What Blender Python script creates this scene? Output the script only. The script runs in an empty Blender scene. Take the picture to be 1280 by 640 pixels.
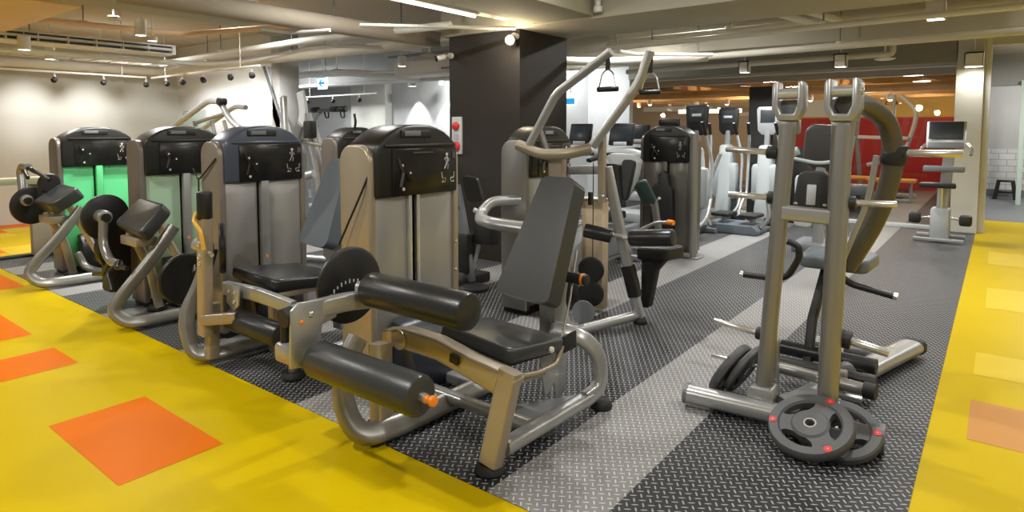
import bpy, bmesh, math, random
from mathutils import Vector, Matrix, Euler
random.seed(7)
SC = bpy.context.scene
COL = SC.collection
V = Vector
PI = math.pi
R = math.radians

# ------------------------------------------------------------------ materials
MATS = {}
def mat(name, col, rough=.5, metal=0., spec=.5, emit=None, es=0., noise=0., nscale=8., bump=0., bscale=60., coat=0., trans=0., alpha=1.):
    if name in MATS: return MATS[name]
    m = bpy.data.materials.new(name); m.use_nodes = True
    nt = m.node_tree; b = nt.nodes['Principled BSDF']
    b.inputs['Base Color'].default_value = (*col, 1)
    b.inputs['Roughness'].default_value = rough
    b.inputs['Metallic'].default_value = metal
    b.inputs['Specular IOR Level'].default_value = spec
    b.inputs['Coat Weight'].default_value = coat
    b.inputs['Transmission Weight'].default_value = trans
    b.inputs['Alpha'].default_value = alpha
    if emit:
        b.inputs['Emission Color'].default_value = (*emit, 1)
        b.inputs['Emission Strength'].default_value = es
    tc = nt.nodes.new('ShaderNodeTexCoord')
    nz = nt.nodes.new('ShaderNodeTexNoise'); nz.inputs['Scale'].default_value = nscale; nz.inputs['Detail'].default_value = 4
    nt.links.new(tc.outputs['Object'], nz.inputs['Vector'])
    mx = nt.nodes.new('ShaderNodeMix'); mx.data_type = 'RGBA'
    a = max(noise, .04)
    mx.inputs['A'].default_value = (*[c*(1-a) for c in col], 1)
    mx.inputs['B'].default_value = (*[min(1, c*(1+a)) for c in col], 1)
    nt.links.new(nz.outputs['Fac'], mx.inputs['Factor'])
    nt.links.new(mx.outputs['Result'], b.inputs['Base Color'])
    if bump > 0:
        n2 = nt.nodes.new('ShaderNodeTexNoise'); n2.inputs['Scale'].default_value = bscale
        nt.links.new(tc.outputs['Object'], n2.inputs['Vector'])
        bp = nt.nodes.new('ShaderNodeBump'); bp.inputs['Strength'].default_value = bump; bp.inputs['Distance'].default_value = .01
        nt.links.new(n2.outputs['Fac'], bp.inputs['Height']); nt.links.new(bp.outputs['Normal'], b.inputs['Normal'])
    MATS[name] = m
    return m

SILVER = mat('champagne_silver_paint', (.30, .295, .275), .33, .62)
SILVER2 = mat('cool_silver_paint', (.42, .425, .425), .31, .6)
BEIGE = mat('beige_metal_paint', (.41, .35, .265), .36, .5)
STEEL = mat('brushed_steel_panel', (.42, .415, .40), .34, .65, nscale=3)
CHROME = mat('chrome', (.70, .70, .69), .22, .8)
BLACK = mat('black_plastic', (.011, .011, .010), .38)
BLACKM = mat('matt_black_metal', (.012, .012, .012), .55)
GLOSS = mat('gloss_black_placard', (.008, .008, .008), .22)
NAVY = mat('slate_blue_plastic', (.06, .072, .105), .33)
CUSH = mat('black_vinyl_cushion', (.018, .019, .020), .30, bump=.08, bscale=180)
CUSHG = mat('charcoal_vinyl_cushion', (.034, .037, .038), .33, bump=.08, bscale=180)
CUSHB = mat('blue_grey_vinyl', (.11, .135, .155), .42, bump=.05, bscale=150)
RUBBER = mat('black_rubber', (.015, .015, .016), .6)
PLATE = mat('grey_rubber_plate', (.085, .088, .092), .5, bump=.1, bscale=120)
ORANGEK = mat('orange_plastic', (.85, .25, .02), .4)
YELLOWK = mat('amber_lever', (.70, .42, .06), .35)
RED = mat('red_paint', (.62, .035, .035), .45)
REDWALL = mat('red_wall_paint', (.42, .012, .016), .6)
WHITE = mat('white_plastic', (.58, .61, .61), .4)
LGREY = mat('light_grey_plastic', (.42, .45, .47), .4)
GREYP = mat('grey_plastic', (.16, .17, .18), .45)
ICON = mat('placard_print', (.62, .60, .55), .5)
ICOND = mat('placard_print_dim', (.075, .07, .065), .5)
WOODT = mat('tan_shroud', (.46, .37, .24), .45, noise=.12, nscale=6)
GREEN = mat('green_light_tint', (.13, .66, .27), .28, noise=.15, nscale=2.5)  # green light falling on the tower panel, put into its base colour
GREENP = mat('pale_green_light_tint', (.36, .52, .36), .35, noise=.15, nscale=2.5)  # fainter green light, likewise put into the panel colour
BLUE = mat('blue_grey_screen', (.025, .03, .035), .3)

WALLC = mat('warm_white_wall', (.54, .535, .50), .85, bump=.05, bscale=30, noise=.05, nscale=1.5)
WALLG = mat('grey_wall', (.44, .44, .43), .85, bump=.05, bscale=30)
WALLW = mat('white_wall', (.72, .73, .73), .8)
WALLB = mat('beige_wall', (.58, .57, .51), .85, bump=.03)
OLIVE = mat('olive_grey_header', (.24, .23, .19), .85)
CEIL = mat('painted_concrete_ceiling', (.50, .44, .36), .9, bump=.12, bscale=12, noise=.06, nscale=2)
CEILP = mat('cream_beam_paint', (.42, .395, .315), .9, bump=.08, bscale=14, noise=.05, nscale=2)
CEILT = mat('warm_lit_beam_paint', (.78, .55, .36), .9, bump=.08, bscale=14, noise=.08, nscale=2)  # orange of the warm lighting is painted into this beam colour
PIPE = mat('cream_pipe_paint', (.62, .59, .51), .6)
PIPEW = mat('white_pipe_paint', (.72, .71, .68), .5)
PILLAR = mat('dark_brown_pillar_paint', (.021, .017, .013), .55, bump=.06, bscale=30)
YWALL = mat('yellow_wall_paint', (.70, .46, .12), .8)
TAN = mat('tan_wall', (.50, .40, .29), .8)
WOODC = mat('timber_ceiling', (.56, .32, .13), .6, noise=.3, nscale=5)
GLASST = mat('pale_teal_glass', (.72, .84, .82), .15, trans=.6)
LAMPH = mat('white_lamp_housing', (.75, .73, .70), .5)
def emis(name, col, s):
    m = mat(name, col, .5, emit=col, es=s); return m
EMW = emis('lamp_warm', (1, .93, .80), 22.)
EMC = emis('lamp_cool', (1, .98, .94), 22.)
EMT = emis('fluorescent', (1, .97, .90), 3.)
EMX = emis('exit_sign_light', (.75, .93, 1.), 1.6)
EMXB = emis('exit_sign_blue', (.02, .30, .62), .8)

def vinyl(name, col):
    m = bpy.data.materials.new(name); m.use_nodes = True; nt = m.node_tree; b = nt.nodes['Principled BSDF']
    tc = nt.nodes.new('ShaderNodeTexCoord'); nz = nt.nodes.new('ShaderNodeTexNoise')
    nz.inputs['Scale'].default_value = 1.6; nz.inputs['Detail'].default_value = 6
    nt.links.new(tc.outputs['Object'], nz.inputs['Vector'])
    mx = nt.nodes.new('ShaderNodeMix'); mx.data_type = 'RGBA'
    mx.inputs['A'].default_value = (*[c*.93 for c in col], 1); mx.inputs['B'].default_value = (*[min(1, c*1.06) for c in col], 1)
    nt.links.new(nz.outputs['Fac'], mx.inputs['Factor']); nt.links.new(mx.outputs['Result'], b.inputs['Base Color'])
    b.inputs['Roughness'].default_value = .38; b.inputs['Specular IOR Level'].default_value = .03
    n2 = nt.nodes.new('ShaderNodeTexNoise'); n2.inputs['Scale'].default_value = 220
    nt.links.new(tc.outputs['Object'], n2.inputs['Vector'])
    bp = nt.nodes.new('ShaderNodeBump'); bp.inputs['Strength'].default_value = .06; bp.inputs['Distance'].default_value = .004
    nt.links.new(n2.outputs['Fac'], bp.inputs['Height']); nt.links.new(bp.outputs['Normal'], b.inputs['Normal'])
    MATS[name] = m; return m
VY = vinyl('yellow_vinyl', (.56, .40, .002))
VO = vinyl('orange_vinyl', (.70, .155, .002))
VB = vinyl('tan_vinyl', (.55, .27, .08))
VP = vinyl('pale_yellow_vinyl', (.64, .47, .035))

def mathn(nt, op, a, b=None, c=None):
    n = nt.nodes.new('ShaderNodeMath'); n.operation = op
    for i, v in enumerate((a, b, c)):
        if v is None: continue
        if isinstance(v, (int, float)): n.inputs[i].default_value = v
        else: nt.links.new(v, n.inputs[i])
    return n.outputs[0]

def tread():
    """rubber matting with raised diamond-plate dashes, dark and light strips"""
    m = bpy.data.materials.new('diamond_tread_rubber'); m.use_nodes = True; nt = m.node_tree; b = nt.nodes['Principled BSDF']
    tc = nt.nodes.new('ShaderNodeTexCoord'); sp = nt.nodes.new('ShaderNodeSeparateXYZ')
    nt.links.new(tc.outputs['Object'], sp.inputs[0])
    X, Y = sp.outputs[0], sp.outputs[1]
    S = .0325
    u = mathn(nt, 'DIVIDE', mathn(nt, 'ADD', mathn(nt, 'MULTIPLY', X, .84), mathn(nt, 'MULTIPLY', Y, .54)), S)
    v = mathn(nt, 'DIVIDE', mathn(nt, 'ADD', mathn(nt, 'MULTIPLY', X, -.54), mathn(nt, 'MULTIPLY', Y, .84)), S)
    fu = mathn(nt, 'SUBTRACT', mathn(nt, 'FRACT', u), .5); fv = mathn(nt, 'SUBTRACT', mathn(nt, 'FRACT', v), .5)
    par = mathn(nt, 'FLOORED_MODULO', mathn(nt, 'ADD', mathn(nt, 'FLOOR', u), mathn(nt, 'FLOOR', v)), 2.)
    au = mathn(nt, 'ABSOLUTE', fu); av = mathn(nt, 'ABSOLUTE', fv)
    def dash(l, w):
        d = mathn(nt, 'ADD', mathn(nt, 'POWER', mathn(nt, 'DIVIDE', l, .47), 2.), mathn(nt, 'POWER', mathn(nt, 'DIVIDE', w, .125), 2.))
        mr = nt.nodes.new('ShaderNodeMapRange'); mr.inputs['From Min'].default_value = 1.15; mr.inputs['From Max'].default_value = .6
        nt.links.new(d, mr.inputs['Value']); return mr.outputs[0]
    d1 = dash(au, av); d2 = dash(av, au)
    mxm = mathn(nt, 'ADD', mathn(nt, 'MULTIPLY', d1, par), mathn(nt, 'MULTIPLY', d2, mathn(nt, 'SUBTRACT', 1., par)))
    # strips
    ph = mathn(nt, 'FLOORED_MODULO', mathn(nt, 'SUBTRACT', -1.155, X), 1.37)
    light = mathn(nt, 'MULTIPLY', mathn(nt, 'LESS_THAN', ph, .47), mathn(nt, 'LESS_THAN', X, -1.155))
    nz = nt.nodes.new('ShaderNodeTexNoise'); nz.inputs['Scale'].default_value = 2.2; nz.inputs['Detail'].default_value = 5
    nt.links.new(tc.outputs['Object'], nz.inputs['Vector'])
    def mix(f, A, B):
        mx = nt.nodes.new('ShaderNodeMix'); mx.data_type = 'RGBA'
        if isinstance(f, float): mx.inputs['Factor'].default_value = f
        else: nt.links.new(f, mx.inputs['Factor'])
        for k, c in (('A', A), ('B', B)):
            if isinstance(c, tuple): mx.inputs[k].default_value = (*c, 1)
            else: nt.links.new(c, mx.inputs[k])
        return mx.outputs['Result']
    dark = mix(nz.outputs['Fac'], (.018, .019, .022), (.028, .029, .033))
    dark_sheen = (.36, .37, .375)  # sheen on the raised dashes painted as a lighter base colour
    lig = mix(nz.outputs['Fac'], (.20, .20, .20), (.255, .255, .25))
    light_sheen = (.54, .54, .53)  # same painted sheen for dashes on the light strips
    base = mix(light, dark, lig); top = mix(light, dark_sheen, light_sheen)
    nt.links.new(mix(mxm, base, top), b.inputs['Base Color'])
    b.inputs['Roughness'].default_value = .5; b.inputs['Specular IOR Level'].default_value = .3
    bp = nt.nodes.new('ShaderNodeBump'); bp.inputs['Strength'].default_value = .5; bp.inputs['Distance'].default_value = .003
    nt.links.new(mxm, bp.inputs['Height']); nt.links.new(bp.outputs['Normal'], b.inputs['Normal'])
    return m
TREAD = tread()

def tilewall():
    m = bpy.data.materials.new('white_brick_tile'); m.use_nodes = True; nt = m.node_tree; b = nt.nodes['Principled BSDF']
    tc = nt.nodes.new('ShaderNodeTexCoord'); mp = nt.nodes.new('ShaderNodeMapping'); mp.inputs['Rotation'].default_value = (PI/2, 0, 0)
    br = nt.nodes.new('ShaderNodeTexBrick'); br.inputs['Scale'].default_value = 1.
    br.inputs['Brick Width'].default_value = .30; br.inputs['Row Height'].default_value = .14; br.inputs['Mortar Size'].default_value = .008
    br.inputs['Color1'].default_value = (.66, .67, .66, 1); br.inputs['Color2'].default_value = (.60, .61, .60, 1); br.inputs['Mortar'].default_value = (.36, .36, .35, 1)
    nt.links.new(tc.outputs['Object'], mp.inputs[0]); nt.links.new(mp.outputs[0], br.inputs[0]); nt.links.new(br.outputs['Color'], b.inputs['Base Color'])
    b.inputs['Roughness'].default_value = .3
    return m
TILE = tilewall()

# ------------------------------------------------------------------ mesh builder
def path_fillet(pts, fr, n=6):
    pts = [V(p) for p in pts]
    if fr <= 0 or len(pts) < 3: return pts
    out = [pts[0]]
    for i in range(1, len(pts)-1):
        a, b, c = pts[i-1], pts[i], pts[i+1]
        d = min(fr, (a-b).length*.49, (c-b).length*.49)
        p0 = b+(a-b).normalized()*d; p2 = b+(c-b).normalized()*d
        for k in range(n+1):
            t = k/n; out.append(p0*(1-t)**2+b*2*t*(1-t)+p2*t*t)
    out.append(pts[-1]); return out

class MB:
    def __init__(s, M=None): s.v = []; s.f = []; s.m = []; s.M = M; s.mats = []
    def _mi(s, m):
        if m not in s.mats: s.mats.append(m)
        return s.mats.index(m)
    def add(s, vs, fs, m):
        o = len(s.v); s.v += [V(p) for p in vs]; mi = s._mi(m)
        for f in fs: s.f.append([i+o for i in f]); s.m.append(mi)
        return s
    def addbm(s, bm, m):
        bm.verts.index_update(); s.add([v.co.copy() for v in bm.verts], [[v.index for v in f.verts] for f in bm.faces], m); bm.free(); return s
    def box(s, c, sz, m, bev=.0, rot=(0, 0, 0), seg=2, mtx=None):
        bm = bmesh.new(); bmesh.ops.create_cube(bm, size=1)
        bmesh.ops.scale(bm, vec=sz, verts=bm.verts)
        if bev > 0: bmesh.ops.bevel(bm, geom=bm.edges[:], offset=min(bev, min(sz)*.49), segments=seg, profile=.5, affect='EDGES')
        X = Matrix.Translation(V(c)) @ (mtx.to_4x4() if mtx else Euler([R(a) for a in rot]).to_matrix().to_4x4())
        bmesh.ops.transform(bm, matrix=X, verts=bm.verts)
        return s.addbm(bm, m)
    def bb(s, a, b, m, bev=0., seg=2):
        a = V(a); b = V(b); return s.box((a+b)/2, [abs(x) for x in (b-a)], m, bev, seg=seg)
    def tube(s, pts, r, m, rb=None, fr=0., seg=14, up=(0, 0, 1), n=2., taper=None):
        P = path_fillet(pts, fr); rb = rb or r
        N = len(P); rings = []
        nrm = None
        for i in range(N):
            t = (P[min(i+1, N-1)]-P[max(i-1, 0)]).normalized()
            if nrm is None:
                u = V(up)
                if abs(u.normalized().dot(t)) > .98: u = V((1, 0, 0)) if abs(t.x) < .9 else V((0, 1, 0))
                nrm = (u-t*u.dot(t)).normalized()
            else: nrm = (nrm-t*nrm.dot(t)).normalized()
            sd = t.cross(nrm); k = 1.
            if taper: k = 1+(taper-1)*i/(N-1)
            ring = []
            for j in range(seg):
                a = 2*PI*j/seg; ca, sa = math.cos(a), math.sin(a)
                ring.append(P[i]+sd*(r*k*math.copysign(abs(ca)**(2/n), ca))+nrm*(rb*k*math.copysign(abs(sa)**(2/n), sa)))
            rings.append(ring)
        vs = [p for g in rings for p in g]; fs = []
        for i in range(N-1):
            for j in range(seg):
                fs.append([i*seg+j, i*seg+(j+1) % seg, (i+1)*seg+(j+1) % seg, (i+1)*seg+j])
        fs.append(list(range(seg))[::-1]); fs.append([(N-1)*seg+j for j in range(seg)])
        return s.add(vs, fs, m)
    def rtube(s, pts, w, h, m, fr=0., up=(0, 0, 1)):
        return s.tube(pts, w/2, m, rb=h/2, fr=fr, seg=20, up=up, n=6.)
    def lathe(s, prof, o, ax, m, seg=28):
        """prof: (dist along axis, radius)"""
        o = V(o); ax = V(ax).normalized(); u = ax.orthogonal().normalized(); w = ax.cross(u)
        vs = []; fs = []
        for (d, r) in prof:
            for j in range(seg):
                a = 2*PI*j/seg; vs.append(o+ax*d+(u*math.cos(a)+w*math.sin(a))*r)
        n = len(prof)
        for i in range(n-1):
            for j in range(seg): fs.append([i*seg+j, i*seg+(j+1) % seg, (i+1)*seg+(j+1) % seg, (i+1)*seg+j])
        fs.append(list(range(seg))[::-1]); fs.append([(n-1)*seg+j for j in range(seg)])
        return s.add(vs, fs, m)
    def cyl(s, a, b, r, m, bev=0., seg=24, r2=None):
        a = V(a); b = V(b); L = (b-a).length; r2 = r if r2 is None else r2
        if bev > 0:
            k = .29*bev; p = [(0, r-bev), (k, r-k), (bev, r), (L-bev, r2), (L-k, r2-k), (L, r2-bev)]
        else: p = [(0, r), (L, r2)]
        return s.lathe(p, a, b-a, m, seg)
    def prism(s, poly, o, u, w, d, m, bev=0., seg=2):
        """2D polygon (a,b) -> o+a*u+b*w, extruded by vector d"""
        o = V(o); u = V(u); w = V(w); d = V(d)
        bm = bmesh.new(); vs = [bm.verts.new(o+u*a+w*b) for a, b in poly]
        f = bm.faces.new(vs); r = bmesh.ops.extrude_face_region(bm, geom=[f])
        nv = [g for g in r['geom'] if isinstance(g, bmesh.types.BMVert)]
        bmesh.ops.translate(bm, vec=d, verts=nv)
        bmesh.ops.recalc_face_normals(bm, faces=bm.faces[:])
        if bev > 0:
            es = [e for e in bm.edges if len(e.link_faces) == 2 and e.calc_face_angle(0) > .5]
            bmesh.ops.bevel(bm, geom=es, offset=bev, segments=seg, profile=.5, affect='EDGES', clamp_overlap=True)
        return s.addbm(bm, m)
    def build(s, name, parent=None, label=None, sub=True):
        me = bpy.data.meshes.new(name)
        M = s.M
        off = V((0, 0, 0))
        if parent is not None:
            r = parent
            while r.parent: r = r.parent
            off = r.location.copy()
        vs = [((M @ p) if M else p)-off for p in s.v]
        me.from_pydata([tuple(p) for p in vs], [], s.f)
        for m in s.mats: me.materials.append(m)
        for i, p in enumerate(me.polygons): p.material_index = s.m[i]
        bm = bmesh.new(); bm.from_mesh(me); bmesh.ops.recalc_face_normals(bm, faces=bm.faces[:]); bm.to_mesh(me); bm.free()
        for p in me.polygons: p.use_smooth = True
        me.set_sharp_from_angle(angle=R(35))
        o = bpy.data.objects.new(name, me); COL.objects.link(o)
        if parent is not None: o.parent = parent
        if label: o['label'] = label
        return o

def thing(name, label, cat, loc=(0, 0, 0), group=None):
    o = bpy.data.objects.new(name, None); COL.objects.link(o); o.location = loc; o.empty_display_size = .1
    o['label'] = label; o['category'] = cat
    if group: o['group'] = group
    return o
def tag(o, label, cat, group=None, kind=None):
    o['label'] = label; o['category'] = cat
    if group: o['group'] = group
    if kind: o['kind'] = kind
    return o
def struct(mb, name):
    o = mb.build(name); o['kind'] = 'structure'; return o
def recenter(o, loc):
    """move a mesh thing's origin to loc"""
    loc = V(loc); o.data.transform(Matrix.Translation(-loc)); o.location = loc; return o
def clone(root, loc=None, rz=None, label=None):
    def cp(o, par):
        c = o.copy(); COL.objects.link(c); c.parent = par
        for ch in o.children: cp(ch, c)
        return c
    c = cp(root, None)
    if loc is not None: c.location = loc
    if rz is not None: c.rotation_euler.z = rz
    if label: c['label'] = label
    return c

# ------------------------------------------------------------------ room shell
def rect(mb, x0, y0, x1, y1, z, m): mb.add([(x0, y0, z), (x1, y0, z), (x1, y1, z), (x0, y1, z)], [[0, 1, 2, 3]], m)
def slab(name, a, b, m, bev=0.): mb = MB(); mb.bb(a, b, m, bev); return struct(mb, name)

f = MB(); f.bb((-9.05, -2.2, -.12), (3.2, 1.925, 0), VY); f.bb((-.228, 1.925, -.12), (3.2, 13.1, 0), VY)
for (x0, y0, x1, y1, m) in [(-3.76, 1.005, -2.885, 1.46, VO), (-5.11, .97, -4.65, 1.42, VO), (-6.45, .97, -5.57, 1.42, VO), (-8.3, 1.36, -7.37, 1.84, VO),
                            (-.07, 3.70, .80, 4.27, VB), (-.04, 6.6, .85, 7.47, VP), (-.05, 8.8, .85, 9.7, VP), (-.07, 4.73, .83, 5.22, VP)]:
    rect(f, x0, y0, x1, y1, .0012, m)
struct(f, 'floor')
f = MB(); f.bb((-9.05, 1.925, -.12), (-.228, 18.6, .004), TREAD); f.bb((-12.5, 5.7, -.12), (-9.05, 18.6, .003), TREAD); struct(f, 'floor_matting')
f = MB(); f.bb((-12.45, -2.2, -.12), (-9.05, 5.65, 0), VY)
for i in range(7):
    for j in range(16):
        q = random.random()
        if q < .52: rect(f, -12.4+i*.47, -2+j*.47, -12.4+(i+1)*.47, -2+(j+1)*.47, .0012, VO if q < .26 else VP)
struct(f, 'floor_studio')
slab('trim_threshold', (-9.14, -2.2, 0), (-9.03, 5.6, .035), BLACKM, .008)
slab('floor_back_room', (-.228, 13.1, -.12), (3.2, 18.6, 0), GREYP)

slab('wall_left', (-12.55, -2.2, 0), (-12.4, 5.75, 3.05), WALLC)
slab('wall_back_left', (-12.4, 5.6, 0), (-9.0, 5.75, 3.05), WALLW)
slab('trim_column', (-9.02, 5.5, 0), (-8.8, 5.85, 3.05), WALLG, .01)
slab('wall_deep_left', (-16.4, 5.75, 0), (-16.25, 9.6, 3.05), WALLG)
slab('wall_back', (-16.4, 9.5, 0), (-6.9, 9.65, 3.05), WALLG)
slab('trim_pilaster', (-11.96, 9.3, 0), (-10.76, 9.5, 3.05), WALLB, .01)
slab('wall_back_white', (-9.5, 11.35, 0), (-5.85, 11.5, 3.05), WALLW)
slab('wall_link', (-6.95, 9.5, 0), (-6.8, 11.4, 3.05), WALLW)
# far end wall with the opening to the red room
slab('wall_header', (-5.85, 11.3, 2.5), (-.53, 11.5, 3.05), OLIVE)
slab('wall_far_pier', (-.54, 11.3, 0), (-.215, 11.52, 3.05), WALLB)
slab('trim_partition_sill', (-5.85, 11.33, 0), (-.53, 11.43, .06), WHITE, .01)
g = MB(); g.bb((-5.85, 11.36, .06), (-.54, 11.37, 2.5), mat('clear_glass', (1, 1, 1), .0, trans=1., alpha=.06)); o = struct(g, 'window_1')
slab('trim_door_frame', (-.215, 11.4, 0), (-.13, 11.52, 3.05), WALLW, .008)
slab('wall_right_header', (-.13, 11.4, 2.72), (3.2, 11.6, 3.05), WALLB)
slab('wall_passage_left', (-.31, 11.52, 0), (-.2, 18.1, 3.05), WALLG)
slab('wall_passage_back', (-.2, 18.1, 1.08), (3.2, 18.25, 3.05), WALLG)
slab('wall_passage_tiles', (-.2, 18.08, 0), (3.2, 18.25, 1.08), TILE)
slab('baseboard_passage', (-.2, 18.04, 0), (3.2, 18.08, .16), GREYP)
slab('trim_passage_beam', (-.2, 16.4, 2.42), (3.2, 16.7, 3.05), WALLG)
slab('trim_passage_post', (.30, 16.2, 0), (.38, 16.4, 2.5), mat('pale_green_frame', (.55, .66, .58), .4))
slab('wall_right', (3.2, -2.2, 0), (3.35, 18.6, 3.05), WALLB)
# red room
slab('wall_red_room_tan', (-12.5, 18.6, 0), (-4.75, 18.75, 3.05), TAN)
slab('wall_red_room_yellow', (-4.75, 18.6, 1.83), (-.31, 18.75, 3.05), YWALL)
slab('wall_red_room_red', (-4.75, 18.58, 0), (-.31, 18.75, 1.83), REDWALL)
g = MB(); g.bb((-4.72, 18.50, 1.86), (-2.6, 18.6, 2.5), WALLW); struct(g, 'trim_red_room_panel')
slab('trim_black_pillar', (-3.33, 10.75, 0), (-2.93, 11.15, 2.22), BLACKM)
slab('ceiling_red_room', (-12.5, 11.5, 3.0), (-.31, 18.75, 3.15), CEIL)
f = MB()
for i in range(9): f.bb((-12.3, 14.5+i*.46, 2.27+.05*(i % 3)), (-.4, 14.5+i*.46+.12, 2.40+.05*(i % 3)), WOODC, .01)
for i in range(7): f.prism([(-11.5+i*1.7, 14.4), (-11.35+i*1.7, 14.4), (-10.6+i*1.7, 18.4), (-10.75+i*1.7, 18.4)], (0, 0, 2.50), (1, 0, 0), (0, 1, 0), (0, 0, .1), WOODC)
struct(f, 'ceiling_timber_slats')
slab('trim_red_room_soffit', (-12.4, 11.52, 2.64), (-.32, 14.35, 2.98), mat('grey_green_soffit', (.38, .39, .33), .8))
slab('trim_red_room_beam', (-12, 12.6, 2.56), (-.4, 12.8, 2.64), WALLB); slab('trim_red_room_beam_2', (-12, 13.6, 2.5), (-.4, 13.8, 2.64), CEIL)

# ceiling
slab('ceiling', (-16.4, -2.2, 3.05), (3.35, 11.5, 3.2), CEIL)
slab('ceiling_passage', (-.31, 11.5, 3.05), (3.35, 18.6, 3.2), CEIL)
slab('trim_beam_front', (-5.3, 5.45, 2.6), (3.2, 6.5, 3.05), CEILP, .01)
slab('trim_beam_back', (-6.3, 8.8, 2.62), (3.2, 9.35, 3.05), CEILP, .01)
slab('trim_beam_mid', (-3.95, -2.2, 2.62), (-3.2, 5.45, 3.05), CEILP, .01)
slab('trim_beam_left', (-6.55, -.5, 2.62), (-6.12, 3.6, 3.05), CEILP, .01)
slab('trim_beam_tan', (-12.4, .9, 2.6), (-6.55, 2.15, 3.05), CEILT, .01)
slab('trim_beam_deep', (-16.2, 8.2, 2.45), (-6.9, 8.6, 3.05), WALLG, .01)
slab('trim_pillar', (-5.21, 5.5, 0), (-4.16, 6.44, 2.6), PILLAR)

# ------------------------------------------------------------------ ceiling services
def pipe(name, pts, r, m, label, cat='pipe', fr=.12, hang=None, group=None):
    root = thing(name, label, cat, pts[0], group)
    mb = MB(); mb.tube(pts, r, m, fr=fr, seg=12); mb.build('pipe_run', root)
    if hang:
        for (x, y, z) in hang:
            h = MB(); h.cyl((x, y, z), (x, y, 3.05), .008, GREYP, seg=8); h.cyl((x, y, z-.0), (x, y, z+.03), r*1.15, m, seg=12); h.build('hanger_rod', root)
    return root
pipe('ceiling_duct', [(-5.95, 2.2, 2.68), (-5.95, 4.0, 2.68), (-5.75, 5.9, 2.66)], .10, mat('tan_duct_wrap', (.33, .29, .23), .8), 'long round tan insulated duct running beside the ceiling beam above the towers', 'duct', hang=[(-5.93, 4.4, 2.72), (-5.82, 5.3, 2.72)])
pipe('ceiling_pipe', [(-12.0, -1, 2.55), (-12.0, 4.95, 2.55), (-11.85, 5.1, 2.55), (-8.9, 5.1, 2.55), (-8.0, 5.5, 2.60), (-5.3, 5.95, 2.66)], .075, PIPE, 'thick cream pipe turning the corner above the bright back wall', hang=[(-12.0, 3.5, 2.6), (-10.2, 5.1, 2.6)], fr=.4)
pipe('ceiling_pipe', [(-11.2, -1, 2.62), (-11.2, 4.5, 2.62), (-10.9, 4.8, 2.62), (-7.2, 4.85, 2.66), (-5.0, 5.3, 2.7)], .045, PIPEW, 'thin white pipe running in front of the thick cream pipe, left ceiling', hang=[(-11.2, 3.0, 2.66), (-9.2, 4.8, 2.66)], fr=.3)
pipe('ceiling_pipe', [(-4.1, 6.75, 2.48), (3.2, 6.75, 2.56)], .03, PIPEW, 'slim white pipe just behind the front cross beam right of the pillar', hang=[(-3.2, 6.75, 2.5), (-1.4, 6.75, 2.53), (.6, 6.75, 2.55)])
pipe('ceiling_pipe', [(-4.1, 7.3, 2.62), (3.2, 7.3, 2.68)], .045, PIPE, 'cream pipe running between the two cross beams at right', hang=[(-2.5, 7.3, 2.66)])
pipe('ceiling_pipe', [(-6.0, 8.65, 2.5), (3.1, 8.65, 2.58)], .045, PIPE, 'long cream pipe along the lower edge of the back cross beam', hang=[(-3.4, 8.65, 2.55), (-1.6, 8.65, 2.56), (.4, 8.65, 2.57)])
pipe('ceiling_pipe', [(-5.0, 9.6, 2.48), (-1.25, 9.6, 2.5), (-1.15, 9.6, 2.5), (-1.15, 9.6, 2.8)], .04, PIPE, 'pipe with an upward elbow behind the back cross beam', fr=.1)
pipe('ceiling_pipe', [(-1.9, 6.95, 2.72), (-1.55, 7.2, 2.60)], .035, PIPEW, 'left of two short white pipe stubs with dark ends in the right ceiling', fr=0)
pipe('ceiling_pipe', [(-1.68, 6.95, 2.74), (-1.33, 7.2, 2.62)], .035, PIPEW, 'right of two short white pipe stubs with dark ends in the right ceiling', fr=0)
pipe('ceiling_pipe', [(-4.1, 5.35, 2.58), (-4.9, 4.9, 2.62), (-5.6, 4.5, 2.66)], .02, PIPE, 'thin cream conduit reaching the top of the brown pillar')
pipe('ceiling_pipe', [(-3.15, 5.35, 2.83), (-3.0, 5.35, 2.83), (3, 5.35, 2.88)], .02, PIPE, 'thin conduit along the front face of the cross beam')
pipe('ceiling_pipe', [(-13.5, 7.3, 2.38), (-6.6, 7.9, 2.38)], .035, PIPEW, 'white pipe crossing the alcove ceiling behind the exit sign', hang=[(-10.5, 7.56, 2.4)])
pipe('ceiling_pipe', [(-12.2, 6.3, 2.5), (-8.9, 6.9, 2.5), (-8.0, 7.7, 2.38)], .06, PIPEW, 'thick white pipe entering the alcove beside the grey column', fr=.3)
pipe('ceiling_pipe', [(-5.4, 6.9, 2.48), (-4.6, 8.2, 2.5), (-3.2, 8.5, 2.5)], .06, PIPE, 'cream pipe angled across the ceiling behind the hanging handles', fr=.3)
pipe('ceiling_pipe', [(-5.0, 1.5, 2.86), (-4.95, 5.4, 2.84)], .02, PIPE, 'thin conduit running under the tan ceiling left of the middle beam', hang=[(-4.97, 3.6, 2.86)])
pipe('ceiling_pipe', [(-5.4, 2.0, 2.9), (-4.3, 5.4, 2.72), (-4.3, 5.46, 2.72)], .03, PIPE, 'cream pipe slanting towards the brown pillar top', fr=.05)
pipe('ceiling_pipe', [(-9.0, 2.0, 2.42), (-9.35, 4.7, 2.48), (-8.8, 4.95, 2.5), (-6.9, 4.98, 2.6), (-6.4, 6.2, 2.62)], .03, PIPEW, 'thin bright pipe curving below the thick cream pipe', hang=[(-7.6, 4.95, 2.55)], fr=.4)
pipe('ceiling_pipe', [(-8.6, 1.0, 2.72), (-8.4, 3.9, 2.74), (-6.6, 4.4, 2.74)], .035, CEILT, 'tan pipe above the slot grille', hang=[(-8.5, 2.8, 2.75)], fr=.3)
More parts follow.
